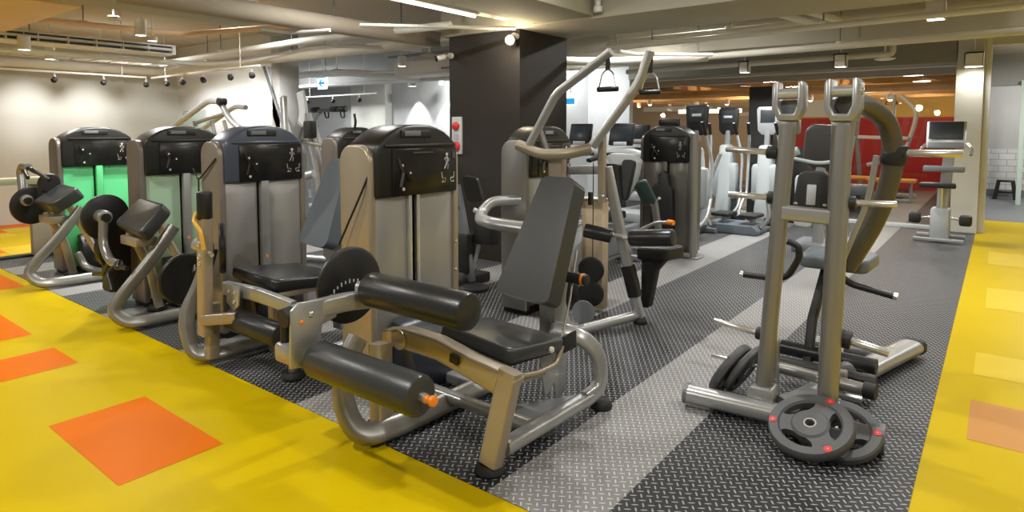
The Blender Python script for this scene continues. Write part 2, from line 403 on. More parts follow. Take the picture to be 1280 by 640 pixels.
pipe('ceiling_pipe', [(-6.08, 3.6, 2.55), (-6.08, 3.95, 2.55), (-5.6, 4.1, 2.55)], .02, PIPEW, 'short white pipe with an elbow at the end of the left beam', fr=.06)
pipe('ceiling_pipe', [(-3.9, 6.85, 2.50), (-3.9, 7.8, 2.52), (-3.1, 8.4, 2.52)], .025, PIPEW, 'thin pipe with a tee, right of the pillar', hang=[(-3.9, 7.2, 2.52)], fr=.1)
pipe('ceiling_pipe', [(-10.8, 6.2, 2.48), (-7.4, 7.6, 2.5)], .025, PIPEW, 'slim pipe crossing behind the exit sign', hang=[(-9.4, 6.77, 2.5)])
g = thing('pipe_valve', 'small white valve hanging under the front cross beam, top centre', 'valve', (-3.3, 5.4, 2.6))
m = MB(); m.cyl((-3.12, 5.38, 2.83), (-3.12, 5.38, 2.70), .03, PIPEW, bev=.006); m.cyl((-3.12, 5.38, 2.70), (-3.12, 5.38, 2.64), .045, PIPEW, bev=.01); m.build('valve_body', g)
# suspended slot diffuser
g = thing('air_diffuser', 'long suspended linear air grille with dark slots at upper left', 'air vent', (-8.9, 1.4, 2.5))
m = MB(); m.bb((-9.25, 1.5, 2.52), (-8.86, 4.0, 2.535), PIPEW, .003); m.bb((-9.25, 1.5, 2.625), (-8.86, 4.0, 2.645), PIPEW, .004); m.bb((-9.25, 1.5, 2.53), (-9.2, 4.0, 2.63), LGREY); m.bb((-9.2, 3.96, 2.53), (-8.86, 4.0, 2.63), PIPEW); m.build('casing', g)
m = MB(); m.bb((-8.98, 1.5, 2.535), (-8.96, 3.96, 2.625), GREYP)
m.build('dark_slot', g)
m = MB()
for i in range(9): m.bb((-8.95, 1.55+i*.3, 2.535), (-8.86, 1.562+i*.3, 2.625), PIPEW)
m.bb((-8.95, 1.5, 2.57), (-8.87, 3.96, 2.60), PIPEW); m.build('louver', g)
for y in (2.0, 3.4): m = MB(); m.cyl((-9.05, y, 2.64), (-9.05, y, 3.05), .006, PIPEW, seg=6); m.build('hanger_rod', g)
g = thing('cable_tray', 'white ladder cable tray hanging below the slot grille', 'cable tray', (-10.4, 1, 2.4))
m = MB(); m.bb((-10.5, 1, 2.50), (-10.46, 4.6, 2.56), PIPEW); m.bb((-10.15, 1, 2.50), (-10.11, 4.6, 2.56), PIPEW)
for i in range(15): m.bb((-10.48, 1.1+i*.24, 2.50), (-10.13, 1.13+i*.24, 2.515), PIPEW)
m.build('tray', g)
for y in (1.9, 3.6): m = MB(); m.cyl((-10.3, y, 2.52), (-10.3, y, 3.05), .006, PIPEW, seg=6); m.build('hanger_rod', g)

g = thing('air_conditioner', 'pale rounded air conditioner box hanging left of the brown pillar', 'air conditioner', (-7.2, 7.2, 2.35))
m = MB(); m.bb((-7.85, 6.95, 2.37), (-5.6, 7.5, 2.62), mat('pale_box', (.60, .58, .52), .6), .06, 3); m.build('casing', g)
m = MB(); m.bb((-6.75, 6.94, 2.43), (-6.45, 6.96, 2.46), GREYP); m.build('vent_slot', g)
m = MB(); m.bb((-7.9, 6.9, 2.66), (-5.5, 6.94, 2.70), GREYP); m.build('support_rail', g)
for x in (-7.6, -6.3): m = MB(); m.cyl((x, 6.92, 2.62), (x, 6.92, 3.05), .01, PIPE, seg=6); m.build('hanger_rod', g)
LIGHTS = []; LK = .55
def area(name, loc, size, power, col=(1, .93, .82), rot=(0, 0, 0), spread=PI):
    l = bpy.data.lights.new(name, 'AREA'); l.shape = 'DISK'; l.size = size; l.energy = power*LK; l.color = col; l.spread = spread
    o = bpy.data.objects.new(name, l); COL.objects.link(o); o.location = loc; o.rotation_euler = rot; LIGHTS.append(o); return o
def point_at(o, tgt): o.rotation_euler = (V(tgt)-o.location).to_track_quat('-Z', 'Y').to_euler()

WARM = (1, .93, .80); NEUT = (1, .985, .955); COOL = (.95, .98, 1.)
def downlight(x, y, z, r, h, label, square=False, em=None, power=60, col=NEUT, size=None, hang=True, spread=R(150)):
    g = thing('ceiling_spotlight', label, 'ceiling lamp', (x, y, z), 'surface mounted ceiling lamps')
    m = MB()
    if square:
        for s in (-1, 1): m.box((x+s*(r-.006), y, z+h/2), (.012, 2*r, h), LAMPH); m.box((x, y+s*(r-.006), z+h/2), (2*r, .012, h), LAMPH)
        m.box((x, y, z+h-.01), (2*r, 2*r, .02), LAMPH)
    else:
        m.lathe([(h, r*.98), (0, r), (0, r*.86), (.03, r*.84), (h-.02, r*.84)], (x, y, z), (0, 0, 1), LAMPH, 20)
    m.build('housing', g)
    m = MB(); m.cyl((x, y, z+.02), (x, y, z+.035), r*.82, em or EMC, seg=20); m.build('bulb', g, label='glowing lens')
    if hang and z+h < 3.04: m = MB(); m.cyl((x, y, z+h-.01), (x, y, 3.05), .008, PIPEW, seg=8); m.build('stem', g)
    if power: area('lamp_light', (x, y, z-.012), size or r*1.7, power, col, spread=spread)
    return g
ES = EMC
downlight(-8.87, 2.32, 2.42, .065, .16, 'white cylinder lamp nearest the left edge of the ceiling', em=EMW, power=38, col=WARM)
downlight(-9.79, 2.83, 2.42, .06, .16, 'white cylinder lamp second from left, below the slot grille', em=EMW, power=38, col=WARM)
downlight(-7.03, 2.58, 2.6, .06, .03, 'flush round ceiling lamp above the slot grille', em=EMC, power=38)
downlight(-7.21, 2.90, 2.5, .055, .17, 'cylinder lamp just above the pair beside the grille end', em=EMC, power=38)
downlight(-7.56, 3.16, 2.5, .055, .05, 'shallow round lamp at the end of the slot grille', em=EMC, power=38)
downlight(-6.69, 6.1, 2.4, .06, .14, 'white cylinder lamp over the alcove between the towers', em=EMC, power=40)
downlight(-8.5, 8.0, 2.3, .07, .16, 'white cylinder lamp in the alcove in front of the light pools', em=EMC, power=40, col=COOL)
downlight(-3.05, 9.6, 2.36, .07, .17, 'square white lamp under the back beam above the ellipticals', True, EMC, 60)
downlight(-1.75, 9.55, 2.36, .075, .18, 'square white lamp under the back beam above the leaning rig', True, EMC, 60)
downlight(-.5, 6.9, 2.5, .075, .16, 'square white lamp at upper right above the yellow aisle', True, EMW, 60)
downlight(-.33, 11.1, 2.4, .11, .20, 'square white lamp at the top of the doorway pier', True, EMW, 7)
downlight(-4.06, 8.2, 2.98, .08, .04, 'flush round ceiling lamp between the beams right of the pillar', em=EMC, power=40, hang=False)
# unseen panel lamps, added out of frame to light the room
for (x, y, p) in [(-8.2, -.6, 75), (-5.1, .6, 95), (-2.6, .2, 100), (-.2, 1.2, 80), (-5.0, 3.9, 78), (-2.4, 3.9, 90), (-.2, 4.6, 70), (-2.9, 7.6, 60), (1.4, 3.0, 60), (1.2, 8.4, 60), (-7.6, 4.3, 45)]:
    g = thing('added_panel_lamp', {True: 'added flat ceiling panel lamp, out of view'}[True], 'ceiling lamp', (x, y, 3.0), 'added ceiling panel lamps')
    m = MB(); m.box((x, y, 3.02), (.34, .34, .05), LAMPH, .01); m.build('housing', g)
    m = MB(); m.box((x, y, 2.992), (.28, .28, .008), emis('panel_glow', (1, .95, .87), 5.)); m.build('diffuser', g)
    area('panel_light', (x, y, 2.97), .14, p*.9, NEUT)

# fluorescent batten on the middle beam, the flat discs
g = thing('fluorescent_batten', 'bright linear tube along the beam edge at top centre', 'ceiling lamp', (-3.99, 3.6, 2.62))
m = MB(); m.bb((-4.03, 3.3, 2.60), (-3.955, 4.6, 2.63), LAMPH, .006); m.build('housing', g)
m = MB(); m.tube([(-4.0, 3.32, 2.585), (-4.0, 4.58, 2.585)], .015, EMT); m.build('tube', g)
for (x, y, z, r, lb) in [(-6.6, 6.55, 2.58, .14, 'white disc ceiling fitting left of the brown pillar'), (-6.45, 3.95, 2.56, .13, 'brown disc ceiling fitting hanging under the left beam'), (-1.3, 10.1, 2.47, .13, 'white disc ceiling fitting above the far bike'), (-8.3, 6.2, 2.42, .13, 'white disc ceiling fitting above the exit sign')]:
    g = thing('smoke_detector', lb, 'ceiling fitting', (x, y, z))
    m = MB(); m.lathe([(0, r*.6), (.012, r*.95), (.02, r), (.03, r*.6), (.05, .03)], (x, y, z), (0, 0, 1), LAMPH if 'brown' not in lb else CEILP); m.build('disc', g)
    m = MB(); m.cyl((x, y, z+.04), (x, y, 3.05 if not -6.56 < x < -5.7 else 2.62), .012, LAMPH, seg=8); m.build('stem', g)

# track spots on the left
SPOT = []
def track(a, b, z, label):
    g = thing('lighting_track', label, 'lighting track', a+(z,))
    d = V((b[0]-a[0], b[1]-a[1], 0)); m = MB(); m.rtube([a+(z,), b+(z,)], .035, .03, LAMPH); m.build('rail', g)
    for t in (.15, .85):
        p = V(a+(z,))+d*t; m = MB(); m.cyl(p, (p.x, p.y, 3.05), .006, LAMPH, seg=6); m.build('hanger_rod', g)
track((-11.3, 2.2), (-11.3, 4.6), 2.38, 'white lighting track along the left wall')
track((-11.2, 4.65), (-7.9, 4.65), 2.37, 'white lighting track along the bright back wall')
track((-12.2, 8.1), (-9.6, 8.1), 2.22, 'white lighting track in the alcove behind the exit sign')
def tspot(x, y, z, tgt, label, power=18, col=NEUT):
    g = thing('track_spotlight', label, 'track spotlight', (x, y, z))
    m = MB(); m.cyl((x, y, z), (x, y, z-.05), .012, LAMPH, seg=8); m.cyl((x, y, z-.04), (x, y, z-.06), .022, LAMPH, seg=12); m.build('stem', g)
    c = V((x, y, z-.10)); d = (V(tgt)-c).normalized()
    m = MB(); m.lathe([(-.04, .012), (-.035, .035), (.03, .042), (.032, .036), (.01, .034)], c, d, BLACKM, 20); m.build('lamp_head', g, label='black lamp head')
    m = MB(); m.cyl(c+d*.012, c+d*.018, .03, EMC, seg=16); m.build('bulb', g)
    l = bpy.data.lights.new('spot_light', 'SPOT'); l.energy = power; l.spot_size = R(62); l.spot_blend = 1.; l.color = col; l.shadow_soft_size = .06
    o = bpy.data.objects.new('spot_light', l); COL.objects.link(o); o.location = c+d*.06; point_at(o, tgt)
names = ['nearest the left edge', 'second from the left', 'third from the left', 'fourth from the left, at the room corner', 'fifth from the left', 'sixth from the left', 'seventh from the left', 'eighth from the left, above the largest light pool']
i = 0
for y, ty, pw in ((3.31, 3.22, 75), (3.97, 4.1, 75), (4.6, 5.0, 22)):
    tspot(-11.3, y, 2.365, (-12.4, ty, 1.78), 'black and white track spotlight '+names[i], pw); i += 1
for x, tx, pw in ((-10.67, -11.3, 25), (-10.12, -10.9, 25), (-9.46, -10.6, 40), (-8.67, -10.08, 130), (-8.1, -9.42, 130)):
    tspot(x, 4.65, 2.355, (tx, 5.6, 1.78), 'black and white track spotlight '+names[i], pw); i += 1
for k, (x, lb) in enumerate([(-11.9, 'left'), (-11.0, 'middle'), (-10.15, 'right')]):
    tspot(x, 8.1, 2.21, (x, 9.5, 1.3), lb+' of three track spotlights below the alcove exit sign', 45, COOL)
for (x, tx) in ((-9.9, -9.95), (-9.0, -9.05)):
    g = thing('wall_washer', 'small ceiling spotlight making the %s scalloped light pool on the alcove wall' % ('left' if x < -9.5 else 'right'), 'spotlight', (x, 9.1, 2.5))
    m = MB(); m.lathe([(.1, .05), (0, .055), (0, .045), (.04, .04)], (x, 9.25, 2.42), (0, 0, 1), LAMPH, 16); m.cyl((x, 9.25, 2.5), (x, 9.25, 3.05), .008, LAMPH, seg=6); m.build('housing', g)
    l = bpy.data.lights.new('spot_light', 'SPOT'); l.energy = 95; l.spot_size = R(70); l.spot_blend = .35; l.color = COOL; l.shadow_soft_size = .02
    o = bpy.data.objects.new('spot_light', l); COL.objects.link(o); o.location = (x, 9.25, 2.41); point_at(o, (x, 9.42, .5))

# pillar fittings
g = thing('pillar_lamp', 'glaring bare lamp at the top of the dark brown pillar', 'lamp', (-4.2, 5.44, 2.44))
m = MB(); m.cyl((-4.20, 5.5, 2.52), (-4.20, 5.44, 2.52), .035, LAMPH); m.cyl((-4.20, 5.44, 2.52), (-4.20, 5.40, 2.48), .012, LAMPH, seg=10); m.lathe([(-.05, .02), (-.04, .05), (.02, .06), (.02, .05)], (-4.20, 5.39, 2.47), (.2, -1, -.15), BLACKM); m.build('housing', g)
m = MB(); m.lathe([(0, .03), (.02, .045), (.045, .04), (.06, .018)], (-4.20, 5.39, 2.47), (.2, -1, -.15), emis('pillar_lamp_glow', (1, .88, .62), 40.)); m.build('bulb', g)
l = bpy.data.lights.new('pillar_spot', 'POINT'); l.energy = 16; l.color = (1, .82, .56); l.shadow_soft_size = .06
o = bpy.data.objects.new('pillar_spot', l); COL.objects.link(o); o.location = (-4.18, 5.28, 2.46)
g = thing('fire_alarm_panel', 'white panel with two red round devices on the dark pillar', 'alarm panel', (-5.08, 5.49, 1.4))
m = MB(); m.bb((-5.15, 5.47, 1.22), (-5.0, 5.5, 1.66), WHITE, .006); m.build('plate', g)
m = MB(); m.lathe([(0, .05), (.03, .045), (.045, .02)], (-5.075, 5.47, 1.55), (0, -1, 0), RED); m.build('alarm_lamp', g, label='red warning lamp')
m = MB(); m.lathe([(0, .06), (.02, .058), (.03, .04), (.02, .035)], (-5.075, 5.47, 1.31), (0, -1, 0), RED); m.build('alarm_button', g, label='red round call point')
m = MB(); m.bb((-5.11, 5.462, 1.39), (-5.04, 5.47, 1.46), LGREY); m.build('speaker_grille', g)
g = thing('security_camera', 'small white security camera at the upper left corner of the pillar', 'camera', (-5.2, 5.45, 2.4))
m = MB(); m.cyl((-5.17, 5.5, 2.38), (-5.17, 5.46, 2.38), .035, WHITE); m.cyl((-5.17, 5.46, 2.38), (-5.22, 5.42, 2.37), .012, WHITE, seg=8); m.build('bracket', g)
m = MB(); m.cyl((-5.21, 5.43, 2.37), (-5.27, 5.36, 2.345), .034, LAMPH); m.cyl((-5.27, 5.36, 2.345), (-5.29, 5.34, 2.337), .034, BLACK); m.build('camera_body', g)

# exit sign
g = thing('exit_sign', 'small lit white sign with a blue left arrow hanging in the alcove', 'sign', (-9.8, 7.0, 2.3))
m = MB(); m.bb((-9.93, 6.98, 2.25), (-9.68, 7.02, 2.52), EMX, .008); m.build('sign_face', g)
a = [(-.09, 0), (-.01, .07), (.03, .07), (-.02, .02), (.09, .02), (.09, -.02), (-.02, -.02), (.03, -.07), (-.01, -.07)]
m = MB(); m.prism(a, (-9.805, 6.975, 2.36), (1, 0, 0), (0, 0, 1), (0, .006, 0), EMXB); m.bb((-9.93, 6.974, 2.45), (-9.68, 6.981, 2.52), EMXB); m.build('arrow', g)
m = MB(); m.cyl((-9.8, 7, 2.52), (-9.8, 7, 3.05), .008, PIPEW, seg=6); m.build('stem', g)
g = thing('exit_sign', 'small lit blue sign beside the right edge of the brown pillar', 'sign', (-5.9, 9.3, 1.9))
m = MB(); m.bb((-5.98, 9.2, 1.93), (-5.76, 9.24, 2.13), EMX, .008); m.build('sign_face', g)
m = MB(); m.bb((-5.96, 9.195, 1.95), (-5.78, 9.201, 2.05), EMXB); m.build('arrow', g)
m = MB(); m.cyl((-5.87, 9.22, 2.13), (-5.87, 9.22, 2.62), .008, PIPEW, seg=6); m.build('stem', g)

# left ledge, slanted wall panels, stool
g = thing('studio_barrier', 'low brown barrier with a flat top rail at the left edge', 'barrier', (-9.1, 2.4, 0))
m = MB(); m.bb((-9.0, .4, .88), (-8.8, 2.62, .96), BEIGE, .008); m.build('top_rail', g)
m = MB(); m.bb((-9.0, 2.32, .035), (-8.9, 2.6, .88), mat('brown_panel', (.30, .24, .18), .6), .008); m.build('post', g)
g = thing('wall_feature', 'angular white wall panel leaning against the bright back wall', 'wall panel', (-9.5, 5.5, 0))
m = MB(); m.prism([(-.0, 2.5), (.06, 2.5), (.62, 1.35), (.50, 1.1), (-.08, 2.3)], (-9.2, 5.5, 0), (1, 0, 0), (0, 0, 1), (0, .09, 0), WALLW); m.build('panel', g)
m = MB(); m.rtube([(-9.2, 5.49, 2.5), (-8.62, 5.49, 1.42), (-8.75, 5.49, .7)], .05, .03, GREYP); m.build('edge_trim', g)
g = thing('glass_screen', 'pale teal glass panel with a slanted top before the back wall', 'glass panel', (-11.6, 5.4, 0))
m = MB(); m.prism([(-12.1, 0), (-12.1, 1.35), (-11.75, 1.85), (-10.95, 1.85), (-10.95, 0)], (0, 5.4, 0), (1, 0, 0), (0, 0, 1), (0, .012, 0), GLASST); m.build('pane', g)
g = thing('step_stool', 'small black plastic stool against the tiled wall in the passage', 'stool', (.1, 17.4, 0))
m = MB(); m.prism([(-.17, .38), (-.15, .42), (.15, .42), (.17, .38)], (.14, 17.25, 0), (1, 0, 0), (0, 0, 1), (0, .3, 0), BLACK, .01); m.build('seat', g)
for sx in (-1, 1):
    for y in (17.25, 17.5):
        m = MB(); m.prism([(sx*.16, .38), (sx*.09, .38), (sx*.14, 0), (sx*.22, 0)], (.14, y, 0), (1, 0, 0), (0, 0, 1), (0, .05, 0), BLACK); m.build('leg', g)
m = MB(); m.bb((0, 17.26, .14), (.28, 17.5, .18), BLACK, .005); m.build('shelf', g)

# ------------------------------------------------------------------ selectorized towers
def frameM(x, y, face):
    """local (u along the front, d depth away from the front, z up) -> world"""
    if face == '+X': return Matrix(((0, -1, 0, x), (1, 0, 0, y), (0, 0, 1, 0), (0, 0, 0, 1)))
    if face == '-Y': return Matrix(((1, 0, 0, x), (0, 1, 0, y), (0, 0, 1, 0), (0, 0, 0, 1)))
def figure(mb, u, z, s, m, d=-.034):
    """small printed standing figure"""
    t = lambda pts, r: mb.tube([(u+a*s, d, z+b*s) for a, b in pts], r*s, m, rb=.002, seg=6)
    mb.cyl((u, d, z+.9*s), (u, d-.003, z+.9*s), .10*s, m, seg=10)
    t([(0, .78), (0, .42)], .10); t([(0, .45), (-.08, .22), (-.2, .02)], .06); t([(0, .45), (.12, .25), (.06, 0)], .06)
    t([(0, .74), (-.2, .62), (-.1, .5)], .045); t([(0, .74), (.2, .6), (.14, .45)], .045)
def seaticon(mb, u, z, s, m, d=-.034, fl=1):
    t = lambda pts, r: mb.tube([(u+fl*a*s, d, z+b*s) for a, b in pts], r*s, m, rb=.002, seg=6)
    t([(-.3, .9), (-.2, .2), (.3, .2), (.35, -.1)], .08); t([(-.1, 0), (-.1, -.25)], .05); t([(-.3, -.28), (.3, -.28)], .04)
def tower(root, x, y, W, face='+X', D=.26, H=1.535, cap=BLACK, side=BEIGE, panel=STEEL, slot=.46, strip='double', green=None, cover=BLACK):
    M = frameM(x, y, face)
    for k, u0 in enumerate((0, W-.05)):
        m = MB(M); r = .10; zt = H-.115
        poly = [(.0, .04), (.0, zt-r)]+[(r-r*math.cos(a), zt-r+r*math.sin(a)) for a in [PI/2*i/6 for i in range(1, 7)]]+[(D-r+r*math.sin(a), zt-r+r*math.cos(a)) for a in [PI/2*i/6 for i in range(0, 7)]]+[(D, .04)]
        m.prism([(a, b) for a, b in poly], (u0, 0, 0), (0, 1, 0), (0, 0, 1), (.05, 0, 0), side, .012, 3)
        m.build('side_panel', root)
    # front and back sheets
    us = slot*W
    m = MB(M); m.bb((.05, .012, .07), (us-.045, .03, 1.16), panel, .004); m.build('front_panel', root)
    m = MB(M); m.bb((us+.045, .012, .07), (W-.05, .03, 1.16), green or panel, .004); m.build('front_panel', root)
    m = MB(M); m.bb((.05, D-.03, .07), (W-.05, D-.012, 1.2), panel, .004); m.build('back_panel', root)
    m = MB(M); m.bb((us-.06, .035, .1), (us+.06, .12, .55), BLACKM, .004)
    for i in range(9): m.bb((us-.09, .034, .12+.045*i), (us+.09, .14, .158+.045*i), BLACKM, .003)
    m.build('weight_stack', root)
    m = MB(M)
    if strip == 'double':
        m.bb((us-.045, -.006, .12), (us-.018, .02, 1.30), CHROME, .004); m.bb((us+.018, -.006, .12), (us+.045, .02, 1.30), CHROME, .004)
    else: m.bb((us-.032, -.03, .40), (us+.032, .02, 1.30), panel if strip == 'panel' else SILVER2, .006)
    m.build('guide_channel', root)
    m = MB(M); m.cyl((us, .0, .56), (us, -.035, .56), .012, ORANGEK, seg=12); m.build('selector_pin', root, label='orange weight selector pin')
    m = MB(M); m.bb((.02, .01, .0), (W-.02, D-.01, .07), BLACKM, .01); m.build('foot_plinth', root)
    if face == '+X':
        m = MB(M); m.prism([(-.02, .02), (-.20, .02), (-.22, .10), (-.17, .30), (-.08, .40), (.0, .42)], (.14, 0, 0), (0, 1, 0), (0, 0, 1), (W-.3, 0, 0), cover, .02); m.build('base_cover', root, label='dark moulded base cover')
    # domed cap
    pts = [(.035, 1.12), (.035, H-.17)]
    for i in range(13):
        a = i/12; uu = .05+(W-.09)*a
        pts.append((uu, H-.115*(abs(2*a-1)**2.6)-(.0)))
    pts += [(W-.03, H-.17), (W-.03, 1.12)]
    m = MB(M); m.prism(pts, (0, -.022, 0), (1, 0, 0), (0, 0, 1), (0, D-.0, 0), cap, .022, 3)
    m.build('cap', root)
    # handle recess on top
    m = MB(M); m.tube([(W*.30, -.026, H-.055), (W*.62, -.026, H-.055)], .022, BLACKM, rb=.006, seg=14, up=(0, 1, 0), n=3)
    m.tube([(W*.33, -.031, H-.053), (W*.50, -.031, H-.053)], .014, GREYP, rb=.004, seg=12, up=(0, 1, 0), n=4); m.build('handle_recess', root)
    m = MB(M); m.bb((.09, -.036, H-.132), (W-.07, .0, H-.112), cap, .009); m.build('cap_lip', root)
    # placard
    m = MB(M); m.bb((W*.20, -.031, 1.125), (W-.055, -.018, H-.14), GLOSS, .004)
    pl = m.build('placard', root, label='gloss black instruction placard')
    m = MB(M); m.bb((W*.42, -.0335, H-.168), (W*.64, -.031, H-.160), ICOND); m.build('title_strip', pl)
    m = MB(M); figure(m, W*.80, 1.265, .10, ICON); m.build('figure_print', pl)
    for uu, fl in ((.76, 1), (.87, -1)): m = MB(M); seaticon(m, W*uu, 1.20, .05, ICON, fl=fl); m.build('seat_print', pl)
    m = MB(M); m.bb((W*.87, -.0335, 1.33), (W*.91, -.031, 1.37), ICOND); m.build('corner_print', pl)
    m = MB(M); m.tube([(W*.25, -.033, 1.34), (W*.30, -.033, 1.26), (W*.27, -.033, 1.18)], .02, ICOND, rb=.002, seg=6); m.tube([(W*.30, -.033, 1.28), (W*.38, -.033, 1.20)], .02, ICOND, rb=.002, seg=6); m.build('diagram_print', pl)
    for (uu, zz, rr) in ((.31, 1.165, .010), (.385, 1.255, .007), (.30, 1.30, .009)): m = MB(M); m.cyl((W*uu, -.031, zz), (W*uu, -.0345, zz), rr, ICON, seg=10); m.build('dot_print', pl)
    return M
def foot(root, x, y, r=.05, z=.0, h=.045):
    m = MB(); m.lathe([(0, r), (.012, r*1.08), (h*.7, r), (h, r*.8)], (x, y, z+.004), (0, 0, 1), RUBBER); m.build('rubber_foot', root, label='black rubber foot')
def bolt(root, p, ax=(1, 0, 0), r=.014, m_=CHROME):
    m = MB(); m.lathe([(0, r), (.006, r), (.01, r*.6)], p, ax, m_, 12); m.build('bolt', root)

# ================================================== A: seated leg curl (front)
A = thing('leg_curl_machine', 'seated leg curl machine nearest the camera with two big black rollers', 'gym machine', (-2.2, 2.4, .004))
tower(A, -2.71, 2.22, .72, cover=mat('dark_navy_plastic', (.018, .022, .034), .35))
m = MB(); m.tube([(-2.715, 2.235, 1.28), (-2.75, 2.2, 1.16), (-2.92, 2.175, .86)], .006, BLACK, seg=8); m.build('cable', A, label='black cable across the beige side')
# floor frame
m = MB(); m.tube([(-2.42, 1.90, .50), (-2.42, 1.83, .40), (-2.41, 1.79, .22), (-2.32, 1.82, .062), (-2.27, 1.98, .062), (-2.25, 2.7, .062)], .054, SILVER, rb=.034, fr=.16, seg=18, up=(1, 0, 0), n=3.); m.build('curved_frame_tube', A)
m = MB(); m.rtube([(-2.32, 1.96, .05), (-2.36, 1.99, .46)], .095, .085, BEIGE); m.build('front_post', A, label='beige front post')
m = MB(); m.prism([(-2.44, .42), (-2.44, .50), (-2.28, .535), (-2.06, .53), (-1.84, .49), (-1.62, .465), (-1.585, .44), (-1.64, .34), (-1.72, .36), (-1.90, .40), (-2.06, .43), (-2.30, .435)], (0, 2.06, -.01), (1, 0, 0), (0, 0, 1), (0, .085, 0), BEIGE, .012, 3); m.build('main_beam', A, label='arched beige beam')
m = MB(); m.tube([(-1.95, 2.052, .462), (-1.90, 2.052, .455)], .022, BLACKM, rb=.006, seg=14, up=(0, 1, 0), n=3); m.build('beam_slot', A)
m = MB(); m.lathe([(0, .05), (.008, .05), (.012, .045)], (-2.30, 2.06, .47), (0, -1, 0), BEIGE, 20); m.build('pivot_cover', A)
m = MB(); m.rtube([(-1.635, 2.10, .46), (-1.70, 2.04, .05)], .095, .075, BEIGE, up=(0, 1, 0)); m.build('front_leg', A, label='beige front leg')
foot(A, -1.71, 2.045, .062)
m = MB(); m.tube([(-1.68, 2.1, .10), (-1.66, 2.80, .095)], .042, SILVER2, rb=.032, seg=18, n=3); m.build('side_rail', A)
m = MB(); m.tube([(-1.66, 2.76, .095), (-1.645, 2.90, .12), (-1.65, 2.90, .30), (-1.72, 2.80, .42), (-1.86, 2.74, .44)], .045, SILVER2, rb=.03, fr=.10, seg=18, n=3, up=(1, 0, 0)); m.build('rear_arch', A)
foot(A, -1.645, 2.91, .055)
m = MB(); m.tube([(-2.40, 2.37, .09), (-1.72, 2.36, .09)], .036, SILVER2, rb=.03, seg=16, n=3); m.build('cross_rail', A)
m = MB(); m.prism([(-1.95, 2.38), (-1.70, 2.38), (-1.70, 2.52), (-1.66, 2.75), (-1.72, 2.75)], (0, 0, .10), (1, 0, 0), (0, 1, 0), (0, 0, .008), GREYP); m.build('gusset_plate', A)
foot(A, -2.3, 1.90, .03, h=.03)
m = MB(); m.rtube([(-2.25, 2.62, .062), (-2.72, 2.62, .062)], .07, .06, SILVER2); m.build('tower_link', A); m = MB(); m.rtube([(-2.25, 2.3, .07), (-2.72, 2.3, .07)], .07, .06, SILVER2); m.build('tower_link', A)
# arm and cam
m = MB(); m.lathe([(0, .18), (.008, .195), (.022, .195), (.03, .18)], (-2.60, 1.985, .715), (1, 0, 0), BLACK, 40); cam = m.build('range_cam', A, label='black disc with white scale marks')
m = MB()
for k in range(13):
    a = R(-58+k*9.5); c = V((-2.568, 1.985+.155*math.sin(a)-.01, .585+.155*math.cos(a)))
    m.box(c, (.003, .006, .014 if k % 2 else .02), WHITE)
m.build('scale_marks', cam)
m = MB(); m.rtube([(-2.42, 2.06, .66), (-2.45, 1.86, .68), (-2.50, 1.60, .665)], .06, .085, SILVER2, fr=.06); m.build('swing_arm', A)
m = MB(); m.cyl((-2.50, 1.60, .665), (-2.50, 1.55, .66), .044, RUBBER); m.build('arm_end_cap', A)
m = MB(); m.prism([(1.72, .72), (1.60, .73), (1.56, .70), (1.55, .44), (1.68, .42), (1.70, .45), (1.72, .60), (1.80, .62), (1.8, .71)], (-2.462, 0, 0), (0, 1, 0), (0, 0, 1), (.016, 0, 0), SILVER2, .004); m.build('roller_bracket', A)
m = MB(); m.bb((-2.60, 1.56, .44), (-2.46, 1.66, .53), SILVER2, .02); m.cyl((-2.56, 1.60, .52), (-2.56, 1.60, .62), .022, BLACKM); m.build('bracket_block', A)
bolt(A, (-2.446, 1.66, .665)); bolt(A, (-2.446, 1.61, .64), m_=ORANGEK, r=.01)
m = MB(); m.tube([(-2.44, 2.02, .66), (-2.45, 1.98, .73), (-2.39, 1.95, .735)], .022, SILVER, fr=.05); m.build('roller_hook', A)
def roller(root, x0, x1, y, z, r, m_=CUSHG, name='roller', ax='x', label=None, knob=None):
    m = MB(); a, b = (V((x0, y, z)), V((x1, y, z)))
    m.cyl(a, b, r, m_, bev=.018, seg=40); m.cyl(a-V((.035, 0, 0)), a+V((.01, 0, 0)), .022, CHROME, seg=14)
    o = m.build(name, root, label=label); return o
roller(A, -2.385, -1.735, 1.95, .733, .083, CUSH, 'thigh_roller', label='upper black thigh roller')
roller(A, -2.40, -1.725, 1.655, .472, .083, CUSHG, 'leg_roller', label='lower charcoal leg roller')
m = MB(); m.cyl((-1.735, 1.655, .472), (-1.70, 1.655, .472), .02, CHROME, seg=14); m.lathe([(0, .014), (.015, .012), (.03, .022), (.045, .02), (.05, .01)], (-1.70, 1.655, .472), (1, 0, 0), ORANGEK, 12); m.build('locking_knob', A, label='orange locking knob')
